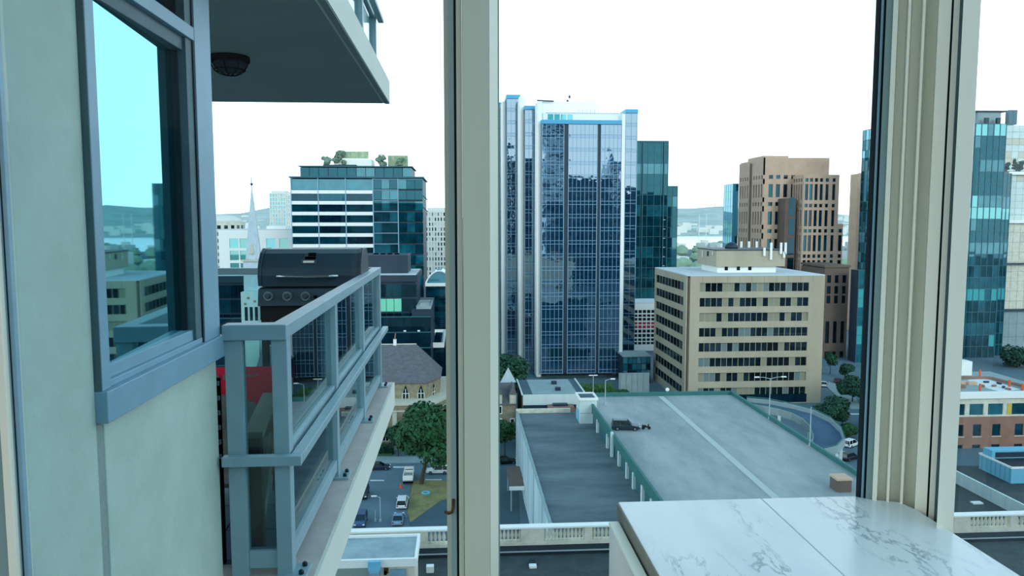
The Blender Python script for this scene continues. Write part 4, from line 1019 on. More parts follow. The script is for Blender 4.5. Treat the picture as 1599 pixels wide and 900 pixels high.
core(pk, PX1, PX2, PYn, PYf, 0, PZ-.4, M['mull_teal'], 'deck_wall')
box('upper_deck', M['deck'], (PX1, PX2, PYn, PYf, PZ-.4, PZ), pk)
sx = at(1050, 636, Z=PZ).x; box('expansion_strip', M['deck_seam'], (sx-.5, sx+.5, PYn, PYf-1, PZ, PZ+.1), pk)
box('green_parapet', M['green_beam'], (PX1-.25, PX1+.1, PYn, 141.5, PZ-.9, PZ+.75), pk)
box('green_parapet', M['green_beam'], (PX1-.25, PX2+.1, PYf-.3, PYf, PZ-.9, PZ+.75), pk)
box('green_parapet', M['green_beam'], (PX2-.2, PX2+.2, PYn, PYf, PZ-.9, PZ+.7), pk)
for y in (133, 123.7, 114.3, 108.6, 104.3, 99, 94, 89): box('white_column', M['white_wall'], (PX1-.4, PX1-.0, y-.35, y+.35, LZ2, PZ-.7), pk)
box('white_column', M['white_wall'], (PX1-.6, PX1-.2, 118.7, 119.3, LZ2, PZ+1.0), pk)
sx_ = xa(937, 139); tw = thing('stair_tower', 'white stair tower at the far corner of the lower parkade roof', 'stair tower', ((xa(906,139)+sx_)/2, 140.5, LZ2))
tx0, tx1 = xa(908, 139), xa(935, 139); tzt = za(626, 139)
core(tw, tx0, tx1, 139, 143.5, LZ2, tzt, M['white_wall'])
box('roof', M['lot'], (tx0+.25, tx1-.25, 139.3, 143.3, tzt, tzt+.1), tw); parapet(tw, tx0-.2, tx1+.2, 138.8, 143.8, tzt-.15, .45, .3, M['white'])
box('band', M['joint'], (tx0-.02, tx1+.02, 138.97, 139.0, LZ2+1.95, LZ2+2.03), tw)
piece('side_panel', M['light_blue'], tw, (tx0-.05, 141.2, LZ2+1.2), (.12, 2.2, 2.2))
# loading canopy on the left side
pc = thing('loading_canopy', 'small flat canopy on the left wall of the parkade', 'canopy', (9, 132, 0))
cz_ = 4.2; box('roof', M['brown_dark'], (8.2, PX0-.1, 127, 138, cz_, cz_+.3), pc); box('fascia', M['white'], (8.1, PX0-.1, 126.7, 127, cz_-.2, cz_+.4), pc)
for y in (127.6, 137.4): box('post', M['steel'], (8.4, 8.6, y-.1, y+.1, 0, cz_), pc)
# brown chimney box near the corner of the deck
k = at(1317, 768, Z=PZ); bc = thing('brick_chimney', 'brown square chimney box near the right corner of the parkade deck', 'chimney', (k.x, k.y, PZ))
hb = (768-748)/F*k.y; box('shaft', M['brown_dark'], (k.x-1.0, k.x+.9, k.y-.3, k.y+1.7, PZ, PZ+hb*1.0), bc); box('cap', M['brown'], (k.x-1.1, k.x+1.0, k.y-.4, k.y+1.8, PZ+hb, PZ+hb+.25), bc)
# upper sidewalk strip beyond the right parapet
box('ledge_roof', M['sidewalk'], (PX2+.2, PX2+6.5, 70, 122, 9.6, 10), pk)

# spiral ramp
rp_ = thing('exit_ramp', 'curved concrete exit ramp with parapets at the right corner of the parkade', 'ramp', (62, 140, 0))
outer = [(1166,628,14.6),(1200,631,14.4),(1240,639,14.0),(1270,647,13.5),(1296,660,12.8),(1313,676,12.0),(1318,692,11.3),(1306,704,10.9),(1284,709,10.6),(1266,707,10.4)]
inner = [(1172,637,14.6),(1195,641,14.4),(1216,645,14.0),(1236,651,13.5),(1253,660,12.8),(1265,672,12.0),(1269,684,11.3),(1268,692,10.9),(1263,697,10.6),(1257,699,10.4)]
O = [at(a, b, Z=c) for a, b, c in outer]; I = [at(a, b, Z=c) for a, b, c in inner]
M['ramp'] = mat('ramp_asphalt', '#46627a', .9, var=.1, scale=.3)
mb = MB(); n = len(O)
mb.poly(O+I+[v-Vector((0,0,.5)) for v in O+I], [(i, i+1, n+i+1, n+i) for i in range(n-1)] + [(2*n+i, 3*n+i, 3*n+i+1, 2*n+i+1) for i in range(n-1)] + [(i, 2*n+i, 2*n+i+1, i+1) for i in range(n-1)] + [(n+i, n+i+1, 3*n+i+1, 3*n+i) for i in range(n-1)])
build('roadway', mb, M['ramp'], rp_, fix=True)
def ribbon(name, P, h0, h1, t, m):
    mb = MB(); n = len(P); vs = []
    for i, p in enumerate(P):
        d = (P[min(i+1,n-1)]-P[max(i-1,0)]); d.z = 0; d.normalize(); s = Vector((-d.y, d.x, 0))*t/2
        vs += [p+s+Vector((0,0,h0)), p-s+Vector((0,0,h0)), p-s+Vector((0,0,h1)), p+s+Vector((0,0,h1))]
    fs = []
    for i in range(n-1):
        a = 4*i
        for j in range(4): fs.append((a+j, a+(j+1)%4, a+4+(j+1)%4, a+4+j))
    fs += [(0,3,2,1), tuple(4*(n-1)+j for j in range(4))]
    return build(name, mb.poly(vs, fs), m, rp_, fix=True)
ribbon('outer_parapet', O, -.6, .8, .3, M['sidewalk']); ribbon('outer_rail', O, .95, 1.1, .12, M['green_beam'])
ribbon('inner_parapet', I, -.6, .75, .3, M['sidewalk']); ribbon('inner_rail', I, .9, 1.05, .12, M['green_beam'])
for i in (2, 5, 7): box('pillar', M['white_wall'], (I[i].x-.3, I[i].x+.3, I[i].y-.3, I[i].y+.3, 0, I[i].z-.5), rp_)
for i in (3, 5, 7): box('pillar', M['white_wall'], (O[i].x-.3, O[i].x+.3, O[i].y-.3, O[i].y+.3, 0, O[i].z-.5), rp_)
# low building behind the lower roof
lb = thing('low_building', 'low flat-roofed building with pale roof edge behind the parkade', 'building', (xa(860, 176), 182, 0))
lz = 10.5; yn_, yf_ = at(860, 617, Z=lz).y, at(860, 593.5, Z=lz).y
x0, x1 = at(812, 605, Z=lz).x, at(905, 605, Z=lz).x
core(lb, x0, x1, yn_, yf_, 0, lz, M['brown_dark'])
box('roof', M['lot'], (x0, x1, yn_, yf_, lz, lz+.1), lb); box('roof_patch', M['sidewalk'], (x0+2.2, x1-1.6, yn_+.4, yf_-.2, lz+.1, lz+.16), lb)
box('roof_fascia', M['white_wall'], (x0, x1, yn_-.3, yn_, lz-2.2, lz+.15), lb); box('side_kerb', M['white_wall'], (x1, x1+.3, yn_, yf_, lz, lz+.35), lb); box('side_kerb', M['white_wall'], (x0-.3, x0, yn_, yf_, lz, lz+.35), lb)
box('lower_ledge', M['brown_dark'], (x0-1, x1, yn_-6, yn_-.3, 0, lz-2.9), lb); box('dark_band', M['navy'], (x0, x1, yn_-.6, yn_-.3, lz-2.9, lz-2.2), lb)
box('red_box', M['brick'], (at(856,636,Y=yn_-3).x, at(896,636,Y=yn_-3).x, yn_-4, yn_-1, lz-2.9, lz-1.9), lb)
box('red_box_top', M['navy'], (at(864,630,Y=yn_-3).x, at(887,630,Y=yn_-3).x, yn_-3, yn_-1.4, lz-1.9, lz-1.5), lb)
for px, py in ((865, 601), (871, 611)):
    v = at(px, py, Z=lz); box('roof_unit', M['navy'], (v.x-.6, v.x+.6, v.y-.5, v.y+.5, lz+.1, lz+.9), lb)
# green bank and wall behind the deck
hg = thing('retaining_wall', 'grey retaining wall below the blue tower right of the hedge', 'wall', (xa(1000, 215), 215, 0))
box('wall', M['sidewalk'], (xa(970, 215), xa(1018, 215), 215, 216, 0, za(586, 215)), hg)
for i in range(5): box('rib', M['joint'], (xa(972+9*i, 214.9), xa(973+9*i, 214.9), 214.85, 215, 0, za(586, 215)), hg)

ga = thing('glass_annex', 'low teal glass annex between the blue tower and the beige block', 'building', (xa(995, 228), 232, 0))
ax0, ax1 = xa(976, 228), xa(1020, 228); core(ga, ax0, ax1, 228.3, 238, 0, za(560, 228), M['navy'], 'core')
for k in range(3):
    for i in range(6): piece('pane', R.choice([M['g_teal2'], M['g_navy'], M['g_sky']]), ga, (ax0+(ax1-ax0)*(i+.5)/6, 228.2, za(560, 228)-1-2*k-.1), ((ax1-ax0)/6-.15, .12, 1.75))
box('roof', M['sidewalk'], (ax0-.2, ax1+.2, 227.9, 238, za(560, 228), za(560, 228)+.25), ga)
# ------------------------------------------------------------------ right side, seen through the side window
rg = thing('glass_tower', 'green glass office tower seen through the side window at right', 'building', (xa(1530, 262), 272, 0))
RW = [M['g_teal'], M['g_teal'], M['g_teal2'], M['g_teal'], M['g_teal'], M['g_aqua'], M['g_teal2']]
x0, x1, zb, zt = curtain(rg, 1478, 1564, 262, 187, 572, 9, 20, [M['g_teal2']]*3+[M['g_teal']]*3+[M['g_aqua']], M['mull_teal'], 22, gap=.2, rowm=RW)
curtain(rg, 1564.5, 1576, 266, 268, 572, 2, 16, [M['g_teal2'], M['g_teal']], M['mull_teal'], 5, gap=.2, rowm=RW)
box('roof_room', M['sidewalk'], (xa(1518, 266), xa(1554, 266), 266, 278, zt, za(168, 266)), rg); box('roof_room_cap', M['navy'], (xa(1516, 265.5), xa(1562, 265.5), 265.5, 279, za(168, 266), za(165.5, 266)), rg)
for px in (1532, 1550): piece('roof_unit', M['navy'], rg, (xa(px, 264), 264, za(182, 264)), (1.3, 1, 2))
for px in (1570, 1576): box('roof_frame', M['mull_teal'], (xa(px, 270)-.8, xa(px, 270)+.8, 270, 272, za(188, 270), za(164, 270)), rg)
rs = thing('stone_office_building', 'pale stone-panelled building with planted terraces at the right edge', 'building', (xa(1600, 275), 285, 0))
def stone_stage(px0, px1, Y, yt, yb, m, nx, nz):
    x0, x1, zt, zb = xa(px0, Y), xa(px1, Y), za(yt, Y), max(0, za(yb, Y))
    core(rs, x0+.02, x1, Y+.3, Y+20, zb, zt, M['joint'], 'core')
    fw, fh = (x1-x0)/nx, (zt-zb)/nz
    for k in range(nz):
        for i in range(nx): piece('stone_panel', m if R.random() < .8 else M['stone_trim'], rs, (x0+(i+.5)*fw, Y+.2, zb+(k+.5)*fh), (fw-.1, .25, fh-.1))
    return x0, x1
M['pale_stone'] = mat('pale_stone_panel', '#c9d8d2', .8, var=.08, scale=.3)
stone_stage(1563, 1660, 284, 189, 264, M['pale_stone'], 9, 7)
x0, x1 = stone_stage(1573, 1660, 272, 270, 346, M['pale_stone'], 8, 7); box('ledge', M['white'], (x0-1.5, x1, 270.5, 290, za(270, 272), za(265, 272)), rs)
x0, x1 = stone_stage(1573, 1660, 270, 348, 492, M['cream'], 8, 9); box('ledge', M['white'], (x0-1, x1, 268.8, 290, za(349, 270), za(344, 270)), rs)
box('ledge', M['navy'], (xa(1566, 268), x1, 268.4, 270.2, za(416, 270), za(414, 270)), rs)
x0, x1 = stone_stage(1560, 1660, 268, 492, 556, M['sidewalk'], 8, 3)
box('ledge', M['navy'], (x0, x1, 266.6, 268.2, za(492, 268), za(489, 268)), rs)

Yk2 = 157.0
bk2 = thing('brick_building', 'red brick building with white top storey seen through the side window', 'building', (xa(1560, Yk2), Yk2+12, 0))
x0, x1 = xa(1440, Yk2, 660), xa(1660, Yk2, 660); zt, zw = za(616, Yk2, 1540), za(651, Yk2, 1540)
core(bk2, x0+.4, x1, Yk2+.5, Yk2+24, 0, zt-.3, M['brick'])
cc0 = [1471, 1499, 1526.5, 1556.5, 1592]; colsb = [(xa(p-6.5, Yk2, 660)-x0, xa(p+6.5, Yk2, 660)-x0) for p in cc0]
facade(bk2, (x0, Yk2), XP, YN, x1-x0, 0, zw, colsb, levels(1540, Yk2, [663, 694.5], 18), M['brick'], [M['g_teal'], M['g_dark2'], M['g_teal']], .4)
colt = [(xa(a, Yk2, 630)-x0, xa(b, Yk2, 630)-x0) for a, b in ((1460,1478),(1488,1508),(1515,1537),(1544,1567.5),(1581,1604))]
facade(bk2, (x0, Yk2+.1), XP, YN, x1-x0, zw, zt, colt, levels(1540, Yk2, [631], 17.5), M['cream'], [M['g_teal'], M['g_teal2']], .35)
fm = MB()
for a, b in colt:
    for q in range(1, 4): fm.box(x0+a+(b-a)*q/4-.05, x0+a+(b-a)*q/4+.05, Yk2+.4, Yk2+.5, za(648.5, Yk2, 1540), za(631, Yk2, 1540))
    fm.box(x0+a, x0+b, Yk2+.4, Yk2+.5, za(637, Yk2, 1540)-.05, za(637, Yk2, 1540)+.05)
build('window_bars', fm, M['mull_teal'], bk2, kind='stuff')
for a, b in colsb:
    for t in (682, 713.5): piece('sill', M['stone_trim'], bk2, (x0+(a+b)/2, Yk2-.05, za(t, Yk2, 1540)), (b-a+.3, .2, .18))
box('cornice', M['white'], (x0-.3, x1, Yk2-.7, Yk2+.6, zt-.8, zt+.5), bk2)
box('roof', M['sidewalk'], (x0, x1, Yk2+.6, Yk2+24, zt-.3, zt), bk2)
v0 = at(1520, 590, Z=zt+.2); 
build('red_coping', MB().tube([at(1490, 589, Z=zt+.5), at(1545, 590, Z=zt+.5), at(1660, 618, Z=zt+.5)], .35, 6), M['brick'], bk2)
M['white_sheet'] = mat('white_roof_sheet', '#dfe6e6', .8, var=.1, scale=.8)
build('roof_sheet', MB().prism([tuple(at(a, b, Z=zt)[:2]) for a, b in ((1510,594),(1540,592),(1592,609),(1560,612),(1525,602))], zt, zt+.1), M['white_sheet'], bk2)
for i, (a, b) in enumerate(((1540,598),(1552,604),(1567,606),(1535,604),(1560,600),(1574,609))):
    v = at(a, b, Z=zt+.1); piece('roof_stack', M['brick'] if i % 2 else M['navy'], bk2, (v.x, v.y, zt+.3), (1.1, .5, .4), .4*i)
for a, b in ((1530,588),(1576,605),(1596,611),(1530,611)):
    v = at(a, b, Z=zt); piece('orange_post', M['orange'], bk2, (v.x, v.y, zt+.8), (.35, .35, 1.7))
for a, b, s in ((1497, 606, 1.2), (1506, 600, 1.0), (1517, 601, .9)):
    v = at(a, b, Z=zt); piece('roof_clutter', M['brick'] if s > 1 else M['brown'], bk2, (v.x, v.y, zt+.35), (2.2*s, 1.2, .7))
k = at(1510, 588, Z=zt); box('roof_hut', M['white'], (k.x-2.4, k.x+1.9, k.y+1, k.y+4, zt, zt+3.4), bk2); box('roof_hut', M['white_wall'], (xa(1480, k.y+5), xa(1508, k.y+5), k.y+5, k.y+9, zt, za(554, k.y+5)), bk2)
# yellow bay at its right end
box('yellow_reveal', mat('yellow_reveal', '#c9b252', .8), (x0+colt[4][0]-1.1, x0+colt[4][0]-.05, Yk2+.02, Yk2+.12, za(648.5, Yk2, 1540), za(631, Yk2, 1540)), bk2)
# ground on the right
rw_ = thing('low_wall', 'pale concrete wall running diagonally below the brick building', 'wall', (96, 128, 0))
wa, wb_ = at(1487, 752, Z=0), at(1620, 822, Z=0)
for i in range(6):
    p, q = wa.lerp(wb_, i/6), wa.lerp(wb_, (i+1)/6); d = (q-p).normalized(); s = Vector((-d.y, d.x, 0))*.2
    build('wall_panel', MB().prism([tuple((p+s)[:2]), tuple((q-d*.06+s)[:2]), tuple((q-d*.06-s)[:2]), tuple((p-s)[:2])], 0, 2.4), M['white_wall'], rw_)
bxb = thing('blue_plant_box', 'light blue metal plant enclosure in front of the brick building', 'plant enclosure', (xa(1575, 138), 138, 0))
va = at(1579, 756, Z=0); hb = (756-730)/F*va.y
box('wall', M['light_blue'], (va.x-.1, va.x+14, va.y, va.y+9, 0, hb), bxb); 
for i in range(7): box('siding_rib', M['frame_blue'], (va.x-.18, va.x-.1, va.y+.3+1.3*i, va.y+.42+1.3*i, 0, hb), bxb)
box('roof', M['dark_membrane'], (va.x+.2, va.x+13.8, va.y+.3, va.y+8.7, hb, hb+.06), bxb); parapet(bxb, va.x-.2, va.x+14.1, va.y-.1, va.y+9.1, hb, .35, .25, M['white'])
box('upper_unit', M['light_blue'], (va.x+.3, va.x+9, va.y+6, va.y+8.6, hb, hb+1.6), bxb); box('grille', M['navy'], (va.x+1, va.x+8, va.y+5.9, va.y+6, hb+.3, hb+1.3), bxb)
v = at(1525, 787, Z=0); tagged(box('roof_hatch', M['white'], (v.x-.9, v.x+.9, v.y-.5, v.y+.5, 0, .3)), 'small white hatch on the dark ground left of the diagonal wall', 'hatch')

# ------------------------------------------------------------------ roads and lawns
def patch(name, pts, m, z, kind='structure'):
    return prop(build(name, MB().prism([tuple(at(a, b, Z=0)[:2]) for a, b in pts], -.05, z), m), kind=kind)
patch('lawn', [(645,752),(760,752),(760,770),(690,782),(640,818),(636,800)], M['dry_grass'], .14)
patch('path', [(640,818),(662,793),(700,780),(765,768),(765,830),(640,830)], M['lot'], .10)
patch('sidewalk_north', [(500,714),(775,714),(775,722),(500,726)], M['sidewalk'], .12)
patch('church_lawn', [(560,700),(612,698),(612,712),(560,713)], M['grass'], .2)
patch('parking_lot', [(770,690),(806,690),(812,860),(770,860)], M['lot'], .06)
patch('rear_yard', [(1484,728),(1680,728),(1680,818),(1484,818)], M['hotel_roof'], .05)
patch('sidewalk_east', [(1293,596),(1330,608),(1345,640),(1330,640),(1292,606)], M['sidewalk'], .12)
ln = lambda pts: patch('road_line', pts, M['white_wall'], .03)
ln([(614,729),(640,729),(640,731),(614,731)]); ln([(578,750),(600,750),(600,751.5),(578,751.5)]); ln([(664,749),(690,749),(690,750.2),(664,750.2)])
ln([(1318,646),(1345,646),(1345,648),(1318,648)])
gr_ = build('lawn_ring', MB().tube([at(665+6*math.cos(q), 770+1.8*math.sin(q), Z=.25) for q in [2*math.pi*i/16 for i in range(17)]], .18, 6), M['light_blue']); tagged(gr_, 'small pale blue ring feature lying on the dry lawn', 'ring')

# ------------------------------------------------------------------ cars
CARN = [0]
def car(label, px, py, rz, paint, suv=False, z=0.0, length=4.6, name='car', group=None):
    p = at(px, py, Z=z); th = thing(name, label, 'car', (p.x, p.y, z), rz, group)
    L, W = length/2, .92; H = 1.68 if suv else 1.42; b = .92 if suv else .82
    side = [(-L,.32),(-L,.62),(-L+.08,b-.02),(L*.42,b),(L*.92,b-.18),(L,.55),(L,.32),(L*.82,.22),(-L*.85,.22)]
    mb = MB(); n = len(side)
    for k, (sx_, wd) in enumerate(((-1, W), (1, W))): mb.v += [(x, sx_*wd*(.94 if z_ < .3 else 1), z_) for x, z_ in side]
    mb.f += [tuple(range(n)), tuple(range(n, 2*n))[::-1]] + [(i, n+i, n+(i+1)%n, (i+1)%n) for i in range(n)]
    body = build('body', mb, paint, th, local=True, bevel=.08, fix=True)
    if suv: cab = [(-L+.06,b),(-L+.22,H-.06),(-L+.5,H),(L*.08,H),(L*.44,b)]
    else: cab = [(-L*.72,b-.03),(-L*.40,H-.03),(-L*.2,H),(L*.05,H),(L*.46,b-.02)]
    def cabin(s, wb, wt, g=0):
        m2 = MB(); k = len(cab)
        for q in (-1, 1): m2.v += [(x*s, q*(wb if zz < b+.05 else wt), zz if zz > b+.05 else zz-.02) for x, zz in cab]
        m2.f += [tuple(range(k)), tuple(range(k, 2*k))[::-1]] + [(i, k+i, k+(i+1)%k, (i+1)%k) for i in range(k)]; return m2
    build('window_band', cabin(1.0, W-.06, W-.2), M['car_glass'], th, local=True, fix=True)
    rx0, rx1 = (cab[1][0]-.02, cab[3][0]+.05)
    build('roof', MB().box(rx0, rx1, -(W-.19), W-.19, H-.10, H+.015), paint, th, local=True, bevel=.04)
    pm = MB()
    for q in (-1, 1):
        for (xa_, xb_) in ((cab[0][0]+.04, cab[1][0]), ((rx0+rx1)/2, (rx0+rx1)/2), (cab[4][0]-.04, cab[3][0])):
            pm.tube([(xa_, q*(W-.06), b-.02), (xb_, q*(W-.2), H-.04)], .05, 5)
    build('pillar', pm, paint, th, local=True, kind='stuff')
    for x in (-L*.6, L*.62):
        for q in (-1, 1):
            wh = build('wheel', MB().tube([(x, q*(W-.2), .33), (x, q*(W+.01), .33)], .33, 14), M['tyre'], th, local=True)
            build('hub', MB().tube([(x, q*(W-.02), .33), (x, q*(W+.03), .33)], .19, 10), M['chrome'], wh, local=True)
    for q in (-1, 1):
        build('headlight', MB().box(L*.90, L*.985, q*W*.75-.16, q*W*.75+.16, .58, .72), M['lamp_white'], th, local=True)
        build('taillight', MB().box(-L-.02, -L+.06, q*W*.78-.12, q*W*.78+.12, .62, .84), M['lamp_red'], th, local=True)
        build('mirror', MB().box(L*.30, L*.36+.06, q*(W+.1)-.09, q*(W+.1)+.09, b, b+.13), paint, th, local=True)
    return th
P_ = {k: mat('paint_'+k, h, .28, .1, spec=.6) for k, h in dict(white='#e9eeee', navy='#1c2c44', blue='#2c4a70', silver='#7fa0b8', black='#10141a', teal='#17333f', red='#7a1420', grey='#5a6a74').items()}
car('dark grey suv parked alone on the parkade deck', 977, 671, -0.15, P_['teal'], True, PZ, 4.7)
car('navy sedan driving on the cross street next to the balcony slab', 592, 733, 0.0, P_['navy'])
car('white suv behind the tree trunk at the centre mullion', 684, 739, 3.1, P_['white'], True)
car('white van-like wagon parked beside the dry lawn', 628.5, 789, math.pi/2, P_['white'], True, 0, 5.0)
car('silver-blue sedan parked behind the white wagon', 622, 815, math.pi/2, P_['silver'])
car('dark blue suv at the left kerb below the balcony slab', 563.5, 818, -math.pi/2, P_['blue'], True)
car('dark pickup-like suv half hidden by the balcony slab edge', 567, 775, -math.pi/2, P_['black'], True)
car('black sedan in the lot right of the mullion', 790, 724, 0.1, P_['black'])
car('white suv on the lower street near the corner post', 1329, 697, 0.6, P_['white'], True)
car('black suv on the lower street below the white suv', 1327, 718, 0.5, P_['black'], True)
car('cream sedan on the lower street beside the black suv', 1307, 712, .6, P_['white'])
car('white sedan on the street under the brown building', 1286, 603, 1.2, P_['white'])
car('dark red sedan on the street under the brown building', 1308, 598, 1.2, P_['red'])
k = at(1009, 671, Z=PZ); mc = thing('motor_scooter', 'small black scooter parked in front of the dark suv on the deck', 'scooter', (k.x, k.y, PZ))
for s in (-.5, .5): build('wheel', MB().tube([(k.x+s, k.y-.06, PZ+.26), (k.x+s, k.y+.06, PZ+.26)], .26, 12), M['tyre'], mc)
build('body', MB().extr([(k.x-.7, PZ+.4), (k.x+.35, PZ+.3), (k.x+.5, PZ+.95), (k.x+.35, PZ+.95), (k.x+.2, PZ+.5), (k.x-.1, PZ+.8), (k.x-.7, PZ+.85)], 'y', k.y-.16, k.y+.16), P_['black'], mc, fix=True, bevel=.03)
build('handlebar', MB().tube([(k.x+.4, k.y-.35, PZ+1.02), (k.x+.4, k.y+.35, PZ+1.02)], .03, 6), M['chrome'], mc)
# service truck and cone
k = at(637, 757, Z=0); tr = thing('service_truck', 'white service truck with open box parked beside the tree', 'truck', (k.x, k.y, 0), 0)
box('chassis', M['black'], (k.x-.85, k.x+.85, k.y-.3, k.y+5.2, .45, .75), tr); box('bed', M['sidewalk'], (k.x-.95, k.x+.95, k.y-.4, k.y+3.0, .75, .95), tr)
parapet(tr, k.x-.95, k.x+.95, k.y-.4, k.y+3.0, .95, .9, .1, M['white'], 'bed_wall')
for i in range(4): box('cargo', M['sidewalk'] if i % 2 else M['steel'], (k.x-.6, k.x+.6, k.y-.1+.75*i, k.y+.4+.75*i, .95, 1.3+.12*(i % 2)), tr)
build('cab', MB().extr([(k.y+3.2, .7), (k.y+3.2, 2.1), (k.y+4.5, 2.1), (k.y+5.0, 1.4), (k.y+5.6, 1.2), (k.y+5.6, .7)], 'x', k.x-.9, k.x+.9), P_['white'], tr, fix=True, bevel=.06)
box('cab_window', M['car_glass'], (k.x-.75, k.x+.75, k.y+3.17, k.y+3.22, 1.4, 1.95), tr)
for y in (k.y+.6, k.y+4.7):
    for s in (-1, 1): build('wheel', MB().tube([(k.x+s*.65, y, .4), (k.x+s*.93, y, .4)], .4, 14), M['tyre'], tr)
k = at(626, 762, Z=0); cn = thing('traffic_cone', 'orange traffic cone left of the white service truck', 'cone', (k.x, k.y, 0))
build('cone', MB().lathe([(.26,.06),(.05,1.0)], (k.x, k.y, 0), 12), M['orange'], cn); box('base', M['orange'], (k.x-.35, k.x+.35, k.y-.35, k.y+.35, 0, .06), cn)

# ------------------------------------------------------------------ lamps
def lamp(label, px, pyb, pyt, z, arms, name='street_lamp', r=.09):
    b = at(px, pyb, Z=z); top = at(px, pyt, Y=b.y).z; th = thing(name, label, 'street lamp', (b.x, b.y, z))
    build('pole', MB().tube([(b.x, b.y, z), (b.x, b.y, top)], r, 8, r*.7), M['steel'], th)
    build('base', MB().lathe([(r*2.2,0),(r*2,.4),(r*1.2,.5)], (b.x, b.y, z), 8), M['steel'], th)
    for ax in arms:
        a = build('arm', MB().tube([(b.x, b.y, top-.1), (b.x+ax*.5, b.y, top+.18), (b.x+ax, b.y, top+.22)], r*.6, 6), M['steel'], th)
        build('lamp_head', MB().box(b.x+ax-.45, b.x+ax+.45, b.y-.16, b.y+.16, top+.12, top+.32), M['lamp_white'], a, bevel=.05)
    return th
lamp('double-headed lamp post at the ramp end of the deck', 1201, 655, 591, PZ, (-2.4, 2.4))
lamp('plain white lamp post on the right deck parapet', 1264.5, 697, 636, PZ, ())
lamp('lamp post left of two behind the stair tower', 926, 625, 588, 10.5, (-.5, .5))
lamp('lamp post with long arm right of the stair tower', 945, 632, 594, PZ, (1.4,))
lamp('tall street lamp beside the silver-blue sedan', 594, 815, 777, 0, (-1.0,), r=.1)
lamp('short black post lamp left of the tall street lamp', 586, 815, 797, 0, (), r=.08)
k = at(1058, 626, Z=PZ+.7); build_ = thing('globe_light', 'small white globe on the far green parapet of the deck', 'lamp', (k.x, PYf-.15, PZ+.75))
build('globe', MB().lathe([(.05,-.42),(.3,-.25),(.42,0),(.3,.3),(.05,.42)], (k.x, PYf-.15, PZ+1.17), 12), M['lamp_white'], build_, smooth=True)

# ------------------------------------------------------------------ trees
def blob_leaves(blobs, n, size, rng):
    mb = MB()
    for c, r in blobs:
        for _ in range(n):
            u = Vector((rng.gauss(0,1), rng.gauss(0,1), rng.gauss(0,1))).normalized()
            p = Vector(c) + Vector((u.x*r[0], u.y*r[1], u.z*r[2])) * rng.uniform(.72, 1.04)
            a = (u + Vector((rng.uniform(-.6,.6), rng.uniform(-.6,.6), rng.uniform(-.2,.8)))).normalized()
            t = a.orthogonal().normalized(); t.rotate(Matrix.Rotation(rng.uniform(0, 6.28), 3, a)); b = a.cross(t); s = size*rng.uniform(.6, 1.3)
            mb.poly([p-t*s, p+b*s*.55, p+t*s, p-b*s*.55], [(0,1,2,3)])
    return mb
def tree(label, base, h, w_, m, n=320, nb=9, size=.55, trunk=.32, seed=1, name='street_tree', group=None, lean=0, crown=.36, bare=False):
    rng = random.Random(seed); b = Vector(base); th = thing(name, label, 'tree', b, 0, group)
    tp = b+Vector((lean, 0, h*crown)); build('trunk', MB().tube([b, b+Vector((lean*.3, 0, h*crown*.5)), tp, b+Vector((lean*1.2, 0, h*.72))], trunk, 8, trunk*.4), M['bark'], th)
    blobs = []; br = MB()
    for i in range(nb):
        a = 6.283*i/nb*1.618; rr = w_*.5*rng.uniform(.25, .68); z = h*rng.uniform(crown+.08, .86)
        c = b+Vector((lean+rr*math.cos(a), rr*math.sin(a), z)); q = w_*rng.uniform(.22, .31)
        blobs.append((c, (q, q, q*.8))); br.tube([tp, c], trunk*.3, 5, trunk*.1)
    blobs.append((b+Vector((lean, 0, h*.66)), (w_*.34, w_*.34, h*.3)))
    build('branches', br, M['bark'], th, kind='stuff')
    build('foliage', blob_leaves(blobs, n, size, rng), m, th, kind='stuff'); return th
tree('big leafy green tree on the lawn left of the centre mullion', at(658, 757, Z=0), 15.2, 12.0, M['leaf'], 620, 15, .5, .42, 3, lean=1.4)
tree('small tree against the church wall behind the big tree', at(622, 713, Z=0), 6.5, 5, M['leaf_dark'], 260, 6, .42, .15, 4)
tree('young green tree left of the parkade wall', at(788, 712, Z=0), 8, 5, M['leaf'], 260, 6, .42, .18, 5)
tree('dark tree behind the stone house at the mullion', at(786, 640, Z=0), 15, 12, M['leaf_dark'], 300, 9, .6, .3, 6)
tree('dark green tree at the blue tower foot', at(797, 622, Z=0), 13, 10, M['leaf_dark'], 300, 8, .6, .3, 7)
tree('round tree right of the beige block on the street', at(1303, 668, Z=0), 7, 8.5, M['leaf_dark'], 320, 8, .45, .2, 8)
tree('small tree in the lower street near the ramp end', at(1325, 684, Z=0), 3.5, 4, M['leaf'], 200, 5, .4, .12, 9)
tree('dark street tree under the blue-green glass tower', at(1331, 628, Z=0), 7, 8, M['leaf_dark'], 260, 7, .5, .2, 10)
tree('thin street tree at the brown building corner', at(1296, 585, Z=0), 8, 4, M['leaf_dark'], 180, 5, .5, .15, 11)
tree('small dark tree beside the red sedan', at(1320, 592, Z=0), 5, 5, M['leaf_dark'], 180, 5, .5, .15, 12)
tree('broad dark tree below the stone-panelled building at right edge', at(1588, 574, Z=0), 6, 12, M['leaf_dark'], 240, 7, .6, .25, 13)
